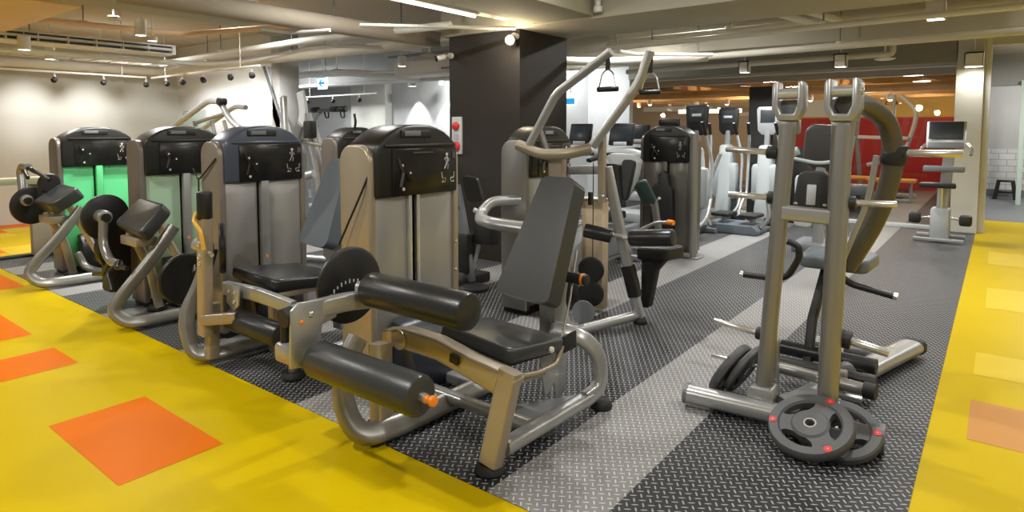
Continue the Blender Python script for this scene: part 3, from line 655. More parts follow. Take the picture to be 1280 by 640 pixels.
# seat
def cushion(root, cs, th, m_, name='seat', bev=.03, label=None, base=None):
    """cs: four top corners, extruded down the face normal by th"""
    c = [V(p) for p in cs]; n = (c[1]-c[0]).cross(c[3]-c[0]).normalized()
    if n.z < 0 and abs(n.z) > .3: n = -n
    bm = bmesh.new(); t = [bm.verts.new(p) for p in c]; b = [bm.verts.new(p-n*th) for p in c]
    bm.faces.new(t); bm.faces.new(b[::-1])
    for i in range(4): bm.faces.new([t[i], b[i], b[(i+1) % 4], t[(i+1) % 4]])
    bmesh.ops.recalc_face_normals(bm, faces=bm.faces[:])
    ve = [e for e in bm.edges if (e.verts[0] in t) != (e.verts[1] in t)]
    bmesh.ops.bevel(bm, geom=ve, offset=bev*1.4, segments=4, profile=.5, affect='EDGES')
    es = [e for e in bm.edges if len(e.link_faces) == 2 and e.calc_face_angle(0) > .9]
    bmesh.ops.bevel(bm, geom=es, offset=min(bev*.7, th*.3), segments=3, profile=.5, affect='EDGES', clamp_overlap=True)
    m = MB(); m.addbm(bm, m_)
    return m.build(name, root, label=label)
cushion(A, [(-2.12, 2.16, .565), (-1.68, 2.16, .525), (-1.68, 2.62, .462), (-2.20, 2.62, .475)], .072, CUSHG, 'seat')
m = MB(); m.prism([(2.2, .44), (2.62, .40), (2.6, .36), (2.25, .40)], (-2.06, 0, 0), (0, 1, 0), (0, 0, 1), (.3, 0, 0), BLACKM, .006); m.build('seat_pan', A)
m = MB(); m.lathe([(0, .016), (.012, .016), (.018, .008)], (-1.68, 2.47, .44), (1, 0, 0), ICON, 14); m.build('adjustment_knob', A)
m = MB(); m.prism([(2.50, .42), (2.78, .42), (2.74, .12), (2.66, .10), (2.64, .20), (2.56, .14)], (-1.78, 0, 0), (0, 1, 0), (0, 0, 1), (.01, 0, 0), SILVER2, .003); m.build('seat_bracket', A, label='flat grey bracket under the seat')
m = MB(); m.tube([(-1.74, 2.2, .37), (-1.72, 2.42, .33), (-1.70, 2.56, .34), (-1.70, 2.6, .42)], .014, BEIGE, fr=.04); m.tube([(-1.75, 2.2, .33), (-1.74, 2.5, .30)], .014, BEIGE); m.build('adjustment_rods', A)
m = MB(); m.tube([(-1.76, 2.66, .34), (-1.78, 2.80, .60), (-1.80, 2.9, .85)], .006, CHROME); m.build('adjustment_strut', A)
# backrest
cushion(A, [(-1.945, 2.885, 1.205), (-1.735, 2.885, 1.20), (-1.715, 2.60, .60), (-2.05, 2.60, .615)], -.12, CUSHG, 'backrest', .027)
m = MB(); m.prism([(2.74, .60), (2.98, 1.15), (3.0, 1.1), (2.86, .6), (2.84, .3), (2.74, .3)], (-1.94, 0, 0), (0, 1, 0), (0, 0, 1), (.10, 0, 0), SILVER, .006); m.build('backrest_support', A)
m = MB(); m.cyl((-1.86, 2.83, .71), (-1.69, 2.83, .71), .030, BLACKM, bev=.008); m.lathe([(0, .031), (.012, .033), (.014, .031)], (-1.725, 2.83, .71), (1, 0, 0), ORANGEK); m.build('pivot_knob', A, label='black pivot with orange rim')
m = MB(); m.bb((-1.735, 2.90, 1.10), (-1.715, 2.93, 1.17), BLACKM, .003); m.build('head_tab', A)

for z in (.80, .62): bolt(A, (-2.705, 2.9, z), (1, 0, 0), .008)
m = MB(); m.cyl((-2.45, 1.93, .735), (-2.40, 1.95, .735), .03, SILVER2); m.build('roller_collar', A)
m = MB(); m.tube([(-1.66, 2.112, .14), (-1.66, 2.10, .13)], .02, CHROME); m.build('rail_bolt', A)
m = MB(); m.bb((-1.70, 2.60, .38), (-1.685, 2.72, .47), BLACKM, .01); m.build('seat_latch', A)
# ================================================== B: leg extension
B_ = thing('leg_extension_machine', 'leg extension machine with blue-grey capped tower, second from the front', 'gym machine', (-3.9, 2.4, .004))
tower(B_, -4.335, 2.22, .70, side=mat('taupe_metal_paint', (.27, .235, .20), .36, .5), cap=NAVY, strip='single', slot=.48)
m = MB(); m.tube([(-4.36, 2.212, 1.30), (-4.5, 2.205, 1.20), (-4.6, 2.205, 1.14), (-4.68, 2.205, 1.22)], .006, BLACK, seg=8, fr=.02); m.tube([(-4.6, 2.205, 1.15), (-4.6, 2.2, .8)], .006, BLACK, seg=8); m.build('cable', B_)
m = MB(); m.tube([(-4.10, 2.03, .72), (-4.10, 1.96, .50), (-4.10, 1.84, .30), (-4.02, 1.86, .062), (-3.93, 1.99, .062), (-3.90, 2.7, .062)], .046, SILVER, rb=.032, fr=.15, seg=18, up=(1, 0, 0), n=3.); m.build('curved_frame_tube', B_)
m = MB(); m.rtube([(-3.93, 1.93, .05), (-3.93, 1.95, .4)], .075, .07, BEIGE); m.build('front_post', B_)
m = MB(); m.rtube([(-3.90, 1.88, .22), (-3.86, 1.88, .96)], .085, .07, BEIGE, up=(0, 1, 0)); m.build('lever_post', B_, label='tall beige lever post')
m = MB(); m.cyl((-3.86, 1.88, .95), (-3.855, 1.88, 1.125), .045, BLACK, bev=.012); m.build('post_cap', B_, label='black post cap')
m = MB(); m.tube([(-3.93, 1.86, .985), (-3.86, 1.81, .95), (-3.79, 1.82, .89), (-3.78, 1.83, .78)], .012, mat('amber_lever', (.7, .42, .06)), fr=.03); m.build('lever_handle', B_, label='amber curved lever')
for z in (.80, .72, .68): bolt(B_, (-3.875, 1.845, z), (0, -1, 0), .018)
m = MB(); m.cyl((-3.99, 1.92, .76), (-3.74, 1.86, .745), .012, CHROME); m.build('lever_pin', B_)
m = MB(); m.lathe([(0, .16), (.01, .17), (.03, .17), (.04, .16)], (-4.07, 2.07, .72), (.5, 1, 0), BLACK, 32); m.build('range_cam', B_)
m = MB(); m.lathe([(0, .17), (.01, .18), (.03, .18), (.04, .17)], (-4.55, 2.05, .45), (1, 0, 0), BLACK, 32); m.build('weight_disc', B_)
m = MB(); m.tube([(-4.25, 2.0, .58), (-4.15, 1.95, .56)], .02, BLACK); m.tube([(-4.18, 1.99, .74), (-4.05, 1.98, .74)], .05, SILVER2); m.build('arm_hub', B_)
m = MB(); m.rtube([(-3.86, 2.0, .50), (-3.60, 2.05, .495), (-3.30, 2.12, .44)], .05, .085, SILVER2, fr=.1); m.build('main_beam', B_)
m = MB(); m.prism([(-3.80, .54), (-3.65, .54), (-3.66, .42), (-3.72, .38), (-3.80, .42)], (0, 1.97, -.0), (1, 0, 0), (0, 0, 1), (0, .012, 0), SILVER2, .003); m.build('bracket_plate', B_)
for a in ((-3.76, .50), (-3.69, .50), (-3.70, .44)): bolt(B_, (a[0], 1.968, a[1]), (0, -1, 0), .012)
m = MB(); m.rtube([(-3.88, 1.86, .32), (-3.70, 1.98, .34)], .05, .07, BEIGE); m.build('roller_arm', B_)
roller(B_, -3.83, -3.26, 2.02, .30, .072, CUSH, 'leg_roller', label='black ankle roller')
cushion(B_, [(-4.02, 2.12, .595), (-3.50, 2.12, .575), (-3.44, 2.60, .54), (-3.98, 2.60, .55)], .075, CUSH, 'seat')
m = MB(); m.bb((-3.72, 2.2, .06), (-3.62, 2.3, .5), BEIGE, .01); m.build('seat_post', B_)
m = MB(); m.bb((-3.80, 2.15, .45), (-3.50, 2.5, .49), BEIGE, .01); m.build('seat_pan', B_)
m = MB(); m.cyl((-3.32, 2.12, .04), (-3.31, 2.12, .42), .028, SILVER); m.build('front_leg', B_)
foot(B_, -3.32, 2.12, .062)
m = MB(); m.tube([(-3.32, 2.15, .1), (-3.34, 2.8, .1)], .036, SILVER2); m.tube([(-4.0, 2.40, .08), (-3.33, 2.38, .08)], .03, SILVER2); m.build('side_rail', B_)
m = MB(); m.rtube([(-3.9, 2.6, .062), (-4.35, 2.6, .062)], .07, .06, SILVER2); m.build('tower_link', B_)

# ================================================== C and D: arm curl machines
def arm_curl(dx, name, label, kind, cap, greens):
    T = thing(name, label, 'gym machine', (-5.3+dx, 2.4, .004))
    tower(T, -5.64+dx, 2.22, .74, cap=cap, strip='panel' if kind == 'D' else 'single', slot=.50, panel=greens, side=mat('bronze_side', (.20, .175, .15), .4, .5), green=greens if kind == 'D' else None)
    X = dx
    # sloping arm pad
    if kind == 'C':
        cushion(T, [(-5.60+X, 2.20, .955), (-5.16+X, 2.20, .93), (-5.09+X, 1.98, .725), (-5.57+X, 1.98, .765)], .11, CUSHG, 'arm_pad', .035)
    else:
        cushion(T, [(-5.58+X, 2.22, .97), (-5.10+X, 2.22, .95), (-5.12+X, 1.98, .80), (-5.60+X, 1.98, .80)], .13, CUSHG, 'arm_pad', .035)
    m = MB(); m.tube([(-5.14+X, 2.26, .74), (-5.14+X, 2.08, .50), (-5.15+X, 1.90, .30), (-5.16+X, 1.80, .16), (-5.10+X, 1.88, .062), (-5.05+X, 2.0, .062), (-5.0+X, 2.66, .062)], .046, SILVER, rb=.034, fr=.14, seg=18, up=(1, 0, 0), n=3.); m.build('curved_frame_tube', T)
    m = MB(); m.rtube([(-5.46+X, 2.06, .70), (-5.42+X, 2.18, .40), (-5.46+X, 2.26, .05)], .09, .07, BEIGE, fr=.1); m.build('front_post', T, label='tan front post')
    m = MB(); m.rtube([(-5.22+X, 2.16, .80), (-5.04+X, 2.46, .05)], .07, .05, BEIGE); m.build('rear_post', T)
    m = MB(); m.bb((-5.50+X, 2.0, .60), (-5.2+X, 2.16, .67), BEIGE, .01); m.build('pad_support', T)
    foot(T, -5.5+X, 2.26, .07); foot(T, -5.02+X, 2.47, .05)
    m = MB(); m.tube([(-5.45+X, 2.30, .25), (-5.38+X, 2.34, .10), (-5.25+X, 2.40, .075), (-5.0+X, 2.44, .075)], .036, SILVER, fr=.1); m.build('cross_rail', T)
    m = MB(); m.rtube([(-5.0+X, 2.62, .062), (-5.64+X, 2.62, .062)], .07, .06, SILVER2); m.build('tower_link', T)
    # cam, weight disc, swing handles
    m = MB(); m.lathe([(0, .17), (.01, .19), (.035, .19), (.045, .17)], (-5.80+X if kind == 'D' else -5.86+X, 2.02, .74 if kind == 'D' else .78), (1, .15, 0), BLACK, 32); m.build('range_cam', T)
    m = MB(); m.cyl((-5.86+X, 1.98, .80), (-5.66+X, 1.96, .80), .055, SILVER, bev=.012); m.cyl((-5.66+X, 1.96, .80), (-5.64+X, 1.96, .80), .035, BLACK); m.build('arm_hub', T)
    if kind == 'C':
        m = MB(); m.tube([(-5.68+X, 1.95, .78), (-5.68+X, 1.94, .58), (-5.55+X, 1.94, .46), (-5.38+X, 1.94, .46)], .034, SILVER, fr=.12); m.build('swing_arm', T)
        m = MB(); m.tube([(-5.38+X, 1.94, .48), (-5.32+X, 1.90, .44), (-5.26+X, 1.92, .46), (-5.16+X, 1.92, .46)], .018, BLACK, fr=.03); m.tube([(-5.38+X, 1.94, .46), (-5.44+X, 1.88, .40), (-5.30+X, 1.86, .28)], .018, BLACK, fr=.04); m.build('handle', T, label='black curved grips')
        m = MB(); m.tube([(-5.62+X, 1.96, .44), (-5.75+X, 1.96, .33), (-5.95+X, 1.96, .30)], .02, BLACK, fr=.05); m.build('handle', T)
        m = MB(); m.lathe([(0, .19), (.01, .20), (.05, .20), (.06, .19)], (-5.92+X, 2.12, .52), (1, .3, 0), BLACK, 32); m.bb((-6.08+X, 2.05, .12), (-5.9+X, 2.3, .62), BLACKM, .03); m.build('weight_block', T)
    else:
        m = MB(); m.tube([(-5.84+X, 1.97, .84), (-5.92+X, 1.98, 1.08), (-5.86+X, 1.98, 1.14), (-5.66+X, 1.98, 1.135)], .036, SILVER, fr=.07); m.build('swing_arm', T)
        m = MB(); m.tube([(-5.68+X, 1.98, 1.13), (-5.50+X, 2.0, 1.09)], .02, BLACK); m.tube([(-5.52+X, 1.98, 1.12), (-5.28+X, 2.04, 1.02)], .018, BLACK); m.tube([(-5.62+X, 1.94, 1.10), (-5.46+X, 1.92, 1.04)], .018, BLACK); m.build('handle', T, label='black curl grips')
        m = MB(); m.lathe([(0, .09), (.01, .10), (.04, .10), (.05, .09)], (-5.60+X, 2.12, .97), (1, .15, 0), BLACK, 28); m.build('weight_disc', T)
        m = MB(); m.tube([(-5.28+X, 2.34, .40), (-5.12+X, 2.38, .42)], .03, BLACK); m.tube([(-5.22+X, 2.42, .45), (-5.10+X, 2.40, .16)], .022, BLACK); m.build('seat_lever', T)
        m = MB(); m.bb((-5.36+X, 2.4, .16), (-5.2+X, 2.62, .42), BLACKM, .02); m.build('weight_block', T)
    return T
C_ = arm_curl(0, 'triceps_machine', 'arm machine with sloping black pad and curved tube, in front of the dark brown tower', 'C', BLACK, GREENP)
D_ = arm_curl(-1.97, 'biceps_machine', 'leftmost arm curl machine before the tower panel coloured for green light', 'D', BLACK, GREEN)

# ================================================== plates and the plate loaded rig
def plate_mb(c, ax, r=.225, th=.045, spin=0., m_=PLATE):
    """grip plate with three slots"""
    ax = V(ax).normalized(); u = ax.orthogonal().normalized(); w = ax.cross(u); c = V(c)
    mb = MB(); P = lambda a, rr, d: c+(u*math.cos(a)+w*math.sin(a))*rr+ax*d
    h = th/2
    # outer ring
    mb2 = []
    N = 60
    def ring(prof):
        vs = []; fs = []
        for j in range(N):
            a = 2*PI*j/N
            for (rr, d) in prof: vs.append(P(a, rr, d))
        k = len(prof)
        for j in range(N):
            for i in range(k): fs.append([j*k+i, j*k+(i+1) % k, ((j+1) % N)*k+(i+1) % k, ((j+1) % N)*k+i])
        mb.add(vs, fs, m_)
    ring([(r, -h*.6), (r, h*.6), (r*.965, h), (r*.76, h), (r*.71, h*.6), (r*.71, -h*.6), (r*.76, -h), (r*.965, -h)])
    ring([(r*.46, -h*.7), (r*.46, h*.7), (r*.40, h*1.05), (r*.16, h*1.05), (r*.16, -h*.95), (r*.40, -h*.95)])
    for k in range(3):
        a0 = spin+2*PI*k/3; hw = .52
        vs = []; fs = []; K = 7
        for i in range(K):
            t = i/(K-1); rr = r*(.36+.42*t); ww = hw*(1.15-.35*math.sin(PI*t))*(1.0 if t > .0 else 1)
            for s, d in ((-1, -1), (-1, 1), (1, 1), (1, -1)): vs.append(P(a0+s*ww*.92/(.42+t*.9), rr, d*h*.72))
        for i in range(K-1):
            for q in range(4): fs.append([i*4+q, i*4+(q+1) % 4, (i+1)*4+(q+1) % 4, (i+1)*4+q])
        fs.append([0, 1, 2, 3]); fs.append([(K-1)*4+q for q in (3, 2, 1, 0)])
        mb.add(vs, fs, m_)
    return mb, P, h
def weight_plate(c, ax, label, group, spin=0., r=.225, badges=True, th=.045):
    g = thing('weight_plate', label, 'weight plate', tuple(c), group)
    mb, P, h = plate_mb(c, ax, r, th, spin); mb.build('disc', g)
    axn = V(ax).normalized(); m = MB(); c = V(c)
    N = 28; pr = [(r*.155, -h), (r*.155, h*1.05), (r*.115, h*1.05), (r*.115, -h)]; vs = []; fs = []
    for j in range(N):
        for (rr, d) in pr: vs.append(P(2*PI*j/N, rr, d))
    for j in range(N):
        for i in range(4): fs.append([j*4+i, j*4+(i+1) % 4, ((j+1) % N)*4+(i+1) % 4, ((j+1) % N)*4+i])
    m.add(vs, fs, CHROME); m.build('steel_bushing', g, label='bright steel centre ring')
    if badges:
        for k in range(3):
            a = spin+2*PI*k/3; p = P(a, r*.875, h); m = MB(); m.cyl(p-axn*.002, p+axn*.0022, r*.095, RED, seg=18)
            bd = m.build('badge', g, label='red round badge')
            m = MB(); q = P(a, r*.875, h+.0026); m.cyl(q-axn*.001, q+axn*.0008, r*.03, mat('badge_print', (.78, .2, .2)), seg=10); m.build('badge_print', bd)
    return g

RG = thing('plate_loaded_rig', 'tall grey plate loaded rig with twin yoke tops and chrome storage horns', 'gym machine', (-.8, 3.6, .004))
m = MB(); m.tube([(-1.29, 3.225, .072), (-.41, 3.29, .072)], .062, SILVER2, rb=.045, seg=20, n=2.6, up=(0, 0, 1)); m.build('front_foot_tube', RG)
m = MB(); m.tube([(-1.305, 3.222, .072), (-1.285, 3.225, .072)], .064, GREYP, rb=.048, seg=20, n=3); m.build('end_cap', RG); m = MB(); m.tube([(-.415, 3.29, .072), (-.365, 3.294, .072)], .064, GREYP, rb=.06, seg=20, n=3); m.build('end_cap', RG)
m = MB(); m.tube([(-.84, 3.36, .075), (-.78, 3.45, .075), (-.40, 4.86, .075)], .075, SILVER2, rb=.045, seg=20, n=2.6, fr=.05); m.build('side_foot_tube', RG)
m = MB(); m.tube([(-.407, 4.83, .072), (-.395, 4.88, .072)], .076, RUBBER, rb=.05, seg=20, n=2.8); m.build('end_cap', RG)
for s, (xb, xt, r) in enumerate(((-.925, -.855, .041), (-.620, -.605, .048))):
    m = MB(); m.tube([(xb, 3.33, .10), (xt, 3.40, 1.52)], r, SILVER, seg=24); m.build('upright', RG)
    m = MB(); m.prism([(-.06, .0), (.06, 0), (.07, .06), (.05, .09), (-.05, .09), (-.07, .06)], (xb, 3.27, .085), (1, 0, 0), (0, 0, 1), (0, .13, 0), SILVER2, .01); m.build('upright_shoe', RG)
# yokes
def yoke(xc, w, zb, zt, y0, dep, th=.029):
    o = [(-w/2, zt-.02), (-w/2+.012, zt), (-w/2+th, zt), (-w/2+th, zb+.075), (-w/2+th+.016, zb+.035), (w/2-th-.016, zb+.035), (w/2-th, zb+.075), (w/2-th, zt), (w/2-.012, zt), (w/2, zt-.02), (w/2, zb+.06), (w/2-.03, zb), (-w/2+.03, zb), (-w/2, zb+.06)]
    m = MB(); m.prism(o, (xc, y0, 0), (1, 0, 0), (0, 0, 1), (0, dep, 0), SILVER2, .006); m.build('yoke', RG)
    m = MB(); m.bb((xc-w/2+th-.002, y0+dep-.03, zb+.03), (xc+w/2-th+.002, y0+dep-.004, zt-.09), GREYP, .004); m.build('yoke_back', RG, label='dark inner face of the yoke')
    m = MB(); m.cyl((xc-w/2+.01, y0+dep*.3, zt-.06), (xc+w/2-.01, y0+dep*.3, zt-.06), .027, mat('pin_steel', (.62, .64, .66), .3, .6), seg=20); m.build('pivot_pin', RG)
    m = MB(); m.prism([(-w/2+.03, zb+.01), (w/2-.03, zb+.01), (.045, zb-.07), (-.045, zb-.07)], (xc, y0+.02, 0), (1, 0, 0), (0, 0, 1), (0, .09, 0), SILVER, .01); m.build('yoke_neck', RG)
yoke(-.853, .150, 1.55, 1.745, 3.36, .10)
yoke(-.610, .150, 1.545, 1.75, 3.36, .17)
bolt(RG, (-.535, 3.44, 1.69), (1, 0, 0), .02)
m = MB(); m.rtube([(-.86, 3.37, 1.082), (-.61, 3.37, 1.075)], .06, .075, SILVER2); m.build('cross_bar', RG)
for x in (-.80, -.665): bolt(RG, (x, 3.36, 1.13), (0, 0, 1), .01)
# swing arm, diagonal struts
m = MB(); m.tube([(-.60, 3.46, 1.63), (-.57, 3.72, 1.645), (-.485, 4.0, 1.55), (-.455, 4.06, 1.34), (-.52, 4.08, 1.02), (-.68, 4.1, .70)], .052, mat('olive_metal_paint', (.105, .095, .07), .42, .4), fr=.16, seg=20); m.build('swing_arm', RG)
m = MB(); m.cyl((-.455, 4.06, 1.42), (-.465, 4.06, 1.31), .066, BLACKM, bev=.01); m.build('arm_collar', RG)
m = MB(); m.tube([(-.60, 3.55, 1.60), (-.70, 3.95, 1.05), (-.72, 4.0, .95)], .03, SILVER2); m.build('diagonal_strut', RG)
m = MB(); m.rtube([(-.535, 3.99, 1.36), (-.57, 4.0, 1.10), (-.70, 4.03, .72)], .035, .03, SILVER2, fr=.1); m.build('arm_highlight', RG)  # pale strip modelled in place of the highlight along the swing arm
def horn(a, b, r=.016, col=True):
    a = V(a); b = V(b); m = MB(); m.cyl(a, b, r, CHROME, bev=.004); o = m.build('storage_horn', RG, label='chrome storage horn')
    if col: d = (b-a).normalized(); m = MB(); m.cyl(a-d*.02, a+d*.035, r*2.1, BLACKM, bev=.006); m.build('horn_collar', RG)
horn((-.92, 3.40, 1.385), (-1.17, 3.40, 1.40)); horn((-.91, 3.40, 1.15), (-1.15, 3.40, 1.155))
horn((-.57, 3.40, 1.15), (-.365, 3.40, 1.155)); horn((-.44, 4.05, 1.375), (-.145, 4.05, 1.378), .02)
horn((-.95, 3.40, .42), (-1.215, 3.40, .445)); horn((-.57, 3.40, .475), (-.375, 3.40, .445), .021); horn((-1.0, 3.55, .19), (-1.28, 3.55, .19), .012, False)
# seat side
cushion(RG, [(-.96, 4.14, .735), (-.58, 4.14, .735), (-.56, 4.50, .735), (-.98, 4.50, .735)], .085, CUSHB, 'seat', .04)
m = MB(); m.tube([(-.75, 4.12, .75), (-.70, 4.12, .78), (-.64, 4.13, .74)], .014, BEIGE, fr=.03); m.build('seat_lever', RG)
cushion(RG, [(-1.02, 4.40, 1.235), (-.84, 4.40, 1.235), (-.82, 4.36, .98), (-1.05, 4.36, .98)], .06, BLACKM, 'chest_pad', .03)
m = MB(); m.box((-.935, 4.315, 1.09), (.055, .008, .13), LGREY, .004, rot=(-9, 0, 0)); m.build('pad_label', RG)
m = MB(); m.rtube([(-.83, 4.3, .64), (-.86, 4.1, .35), (-.86, 4.0, .08)], .05, .05, BLACKM); m.rtube([(-.80, 4.45, 1.1), (-.80, 4.4, .1)], .06, .06, SILVER); m.build('seat_post', RG)
m = MB(); m.tube([(-.62, 3.9, .14), (-.76, 4.3, .09), (-.8, 4.6, .07)], .04, SILVER2); m.tube([(-1.0, 4.6, .06), (-.5, 4.6, .06)], .04, SILVER2); m.build('floor_brace', RG)
m = MB(); m.tube([(-1.245, 4.0, .590), (-1.08, 4.0, .592), (-.985, 4.0, .61), (-.92, 4.0, .74), (-.925, 4.0, .81), (-.99, 4.0, .83)], .020, BLACK, fr=.05); m.cyl((-1.265, 4.0, .590), (-1.245, 4.0, .590), .022, CHROME); m.build('handle', RG, label='left black bent handle')
m = MB(); m.tube([(-.74, 4.05, .72), (-.70, 4.0, .66), (-.64, 4.0, .62), (-.43, 4.0, .585)], .020, BLACK, fr=.05); m.cyl((-.43, 4.0, .585), (-.41, 4.0, .582), .022, CHROME); m.build('handle', RG, label='right black bent handle')
m = MB(); m.tube([(-1.02, 4.05, .16), (-.50, 4.02, .16)], .045, CUSH, seg=24); m.build('foot_roller', RG); m = MB(); m.tube([(-1.0, 3.86, .13), (-.48, 3.84, .13)], .038, BLACK, seg=24); m.build('foot_roller', RG)
m = MB(); m.tube([(-1.0, 3.66, .17), (-.50, 3.60, .17)], .032, SILVER, seg=20); m.cyl((-.50, 3.60, .17), (-.445, 3.594, .17), .042, RUBBER); m.build('stop_tube', RG)
m = MB(); m.bb((-.80, 3.98, .17), (-.70, 4.1, .24), SILVER2, .01); m.build('roller_bracket', RG); m = MB(); m.bb((-.66, 3.70, .05), (-.60, 3.76, .20), SILVER2, .01); m.bb((-.72, 3.68, .06), (-.52, 3.78, .085), SILVER2, .005); m.build('roller_bracket', RG)
m = MB(); m.rtube([(-.90, 3.42, .40), (-.90, 3.44, .08)], .05, .05, SILVER2); m.build('horn_post', RG)
# plates on the left lower horn and leaning on the front tube
PG = 'grey grip weight plates around the rig'
weight_plate((-1.15, 3.50, .155), (1, -.12, -.55), 'upright grey weight plate at the outer end of the low left horn', PG, r=.165, badges=False)
weight_plate((-1.08, 3.52, .165), (1, -.12, -.55), 'upright grey weight plate on the low left horn, next to the upright', PG, r=.155, badges=False, th=.035)
ax1 = V((-.30, -.36, .90))
weight_plate((-.645, 3.11, .118), (-.08, -.42, .905), 'front leaning weight plate with red badges, lying over the other', PG, spin=.35, r=.186, th=.05)
weight_plate((-.55, 3.215, .088), (.02, -.38, .92), 'weight plate half hidden under the front leaning plate', PG, spin=1.45, r=.186, th=.045)

# ================================================== B backrest (blue-grey pad)
cushion(B_, [(-3.86, 2.90, 1.26), (-3.66, 2.90, 1.26), (-3.60, 2.66, .66), (-3.93, 2.66, .67)], -.10, CUSHB, 'backrest', .045, label='blue-grey backrest')
m = MB(); m.prism([(2.76, .50), (2.90, 1.1), (2.98, 1.1), (2.88, .5), (2.84, .06), (2.76, .06)], (-3.80, 0, 0), (0, 1, 0), (0, 0, 1), (.09, 0, 0), SILVER2, .006); m.build('backrest_support', B_)

# ================================================== E: high pull machine behind the leg curl
E_ = thing('pulldown_machine', 'pulldown machine with two raised silver arms and hanging stirrup handles', 'gym machine', (-2.7, 4.2, .004))
tower(E_, -2.96, 4.0, .66, side=SILVER, slot=.46, strip='double')
def T(root, name, pts, r, m_=SILVER2, label=None, **k):
    m = MB(); m.tube(pts, r, m_, **k); return m.build(name, root, label=label)
def RT(root, name, pts, w, h, m_=SILVER2, label=None, **k):
    m = MB(); m.rtube(pts, w, h, m_, **k); return m.build(name, root, label=label)
T(E_, 'yoke_bar', [(-3.02, 3.97, 1.385), (-2.80, 3.99, 1.315), (-2.60, 4.02, 1.32), (-2.43, 4.10, 1.365)], .043, BEIGE, fr=.05, seg=18)
T(E_, 'lever_arm', [(-2.93, 3.98, 1.36), (-2.68, 4.0, 1.775), (-2.21, 4.0, 2.06)], .034, SILVER2, label='left raised silver arm', fr=.06, seg=18)
T(E_, 'lever_arm', [(-2.43, 4.12, 1.38), (-2.075, 4.2, 1.86), (-2.005, 4.2, 2.07)], .036, SILVER2, label='right raised silver arm', fr=.08, seg=18)
T(E_, 'arm_brace', [(-2.86, 4.04, 1.50), (-2.80, 4.06, 1.34), (-2.78, 4.08, 1.25)], .025, SILVER, fr=.05)
for x, y, z in ((-2.235, 4.0, 2.04), (-2.0, 4.2, 2.02)):
    h = MB(); h.rtube([(x, y, z), (x, y, z-.11)], .035, .012, BLACK, up=(0, 1, 0)); h.tube([(x, y, z-.10), (x-.045, y, z-.13), (x-.072, y, z-.24)], .006, CHROME, fr=.03, seg=8); h.tube([(x, y, z-.10), (x+.045, y, z-.13), (x+.072, y, z-.24)], .006, CHROME, fr=.03, seg=8); h.build('stirrup', E_)
    h = MB(); h.cyl((x-.082, y, z-.245), (x+.082, y, z-.245), .019, BLACK, bev=.004, seg=16); h.build('hand_grip', E_)
RT(E_, 'column', [(-2.73, 4.10, 1.30), (-2.73, 4.10, .06)], .13, .09, BEIGE, up=(0, 1, 0))
RT(E_, 'post', [(-2.39, 4.2, 1.46), (-2.385, 4.2, .95)], .055, .05, BEIGE, up=(0, 1, 0)); bolt(E_, (-2.36, 4.17, 1.0), (0, -1, 0), .016)
RT(E_, 'top_link', [(-2.72, 4.28, 1.18), (-2.40, 4.24, 1.20)], .06, .07, SILVER2)
RT(E_, 'rear_leg', [(-2.37, 4.24, 1.22), (-2.30, 4.28, .85), (-2.16, 4.40, .05)], .075, .06, SILVER2, fr=.2, up=(0, 1, 0))
RT(E_, 'leg_sleeve', [(-2.235, 4.34, .46), (-2.185, 4.375, .22)], .095, .08, BLACK, up=(0, 1, 0))
T(E_, 'base_tube', [(-2.46, 3.70, .50), (-2.42, 3.70, .2), (-2.36, 3.72, .065), (-2.18, 4.38, .065)], .038, SILVER2, fr=.1, seg=18)
foot(E_, -2.15, 4.40, .05); foot(E_, -2.38, 3.72, .045)
m = MB(); m.bb((-2.72, 4.45, .03), (-2.52, 4.55, .93), WOODT, .008); m.bb((-2.735, 4.43, .93), (-2.505, 4.57, .945), BEIGE, .004); m.build('rod_shroud', E_, label='tan guide rod cover')
for z in (.42, .235):
    m = MB(); m.lathe([(0, .08), (.01, .102), (.03, .102), (.04, .09)], (-2.47, 4.20, z), (.25, -1, 0), BLACKM, 32); m.build('pulley', E_)
m = MB(); m.rtube([(-2.47, 4.19, .40), (-2.47, 4.19, .25)], .10, .03, BLACKM, up=(0, 1, 0)); m.build('pulley_bracket', E_)
m = MB(); m.cyl((-2.47, 4.21, .50), (-2.47, 4.21, 1.25), .004, BLACK, seg=6); m.build('cable', E_)
m = MB(); m.lathe([(0, .085), (.006, .09), (.012, .085)], (-2.45, 4.05, .12), (.3, -1, .1), GREYP, 28); m.build('guard_disc', E_)
m = MB(); m.cyl((-2.53, 4.18, .725), (-2.33, 4.26, .685), .055, CUSH, bev=.014, seg=28); m.build('knee_roller', E_, label='left black knee roller')
m = MB(); m.cyl((-2.14, 4.2, .70), (-1.80, 4.2, .74), .062, CUSH, bev=.014, seg=28); m.cyl((-2.2, 4.2, .70), (-2.1, 4.2, .70), .02, CHROME); m.build('knee_roller', E_, label='right black knee roller')
T(E_, 'roller_axle', [(-2.34, 4.25, .70), (-2.12, 4.2, .70)], .016, CHROME)
cushion(E_, [(-2.24, 4.46, .58), (-1.98, 4.46, .60), (-1.92, 4.70, .60), (-2.2, 4.70, .58)], .10, BLACK, 'seat')
m = MB(); m.prism([(-2.2, .50), (-2.0, .50), (-2.08, .40), (-2.14, .10), (-2.2, .10)], (0, 4.5, 0), (1, 0, 0), (0, 0, 1), (0, .10, 0), BLACKM, .01); m.build('seat_post', E_)
m = MB(); m.tube([(-2.3, 4.6, .68), (-2.1, 4.55, .78), (-1.95, 4.5, .80)], .014, CHROME, fr=.05); m.cyl((-1.98, 4.5, .80), (-1.93, 4.49, .80), .02, ORANGEK); m.build('adjustment_lever', E_, label='chrome lever with orange end')
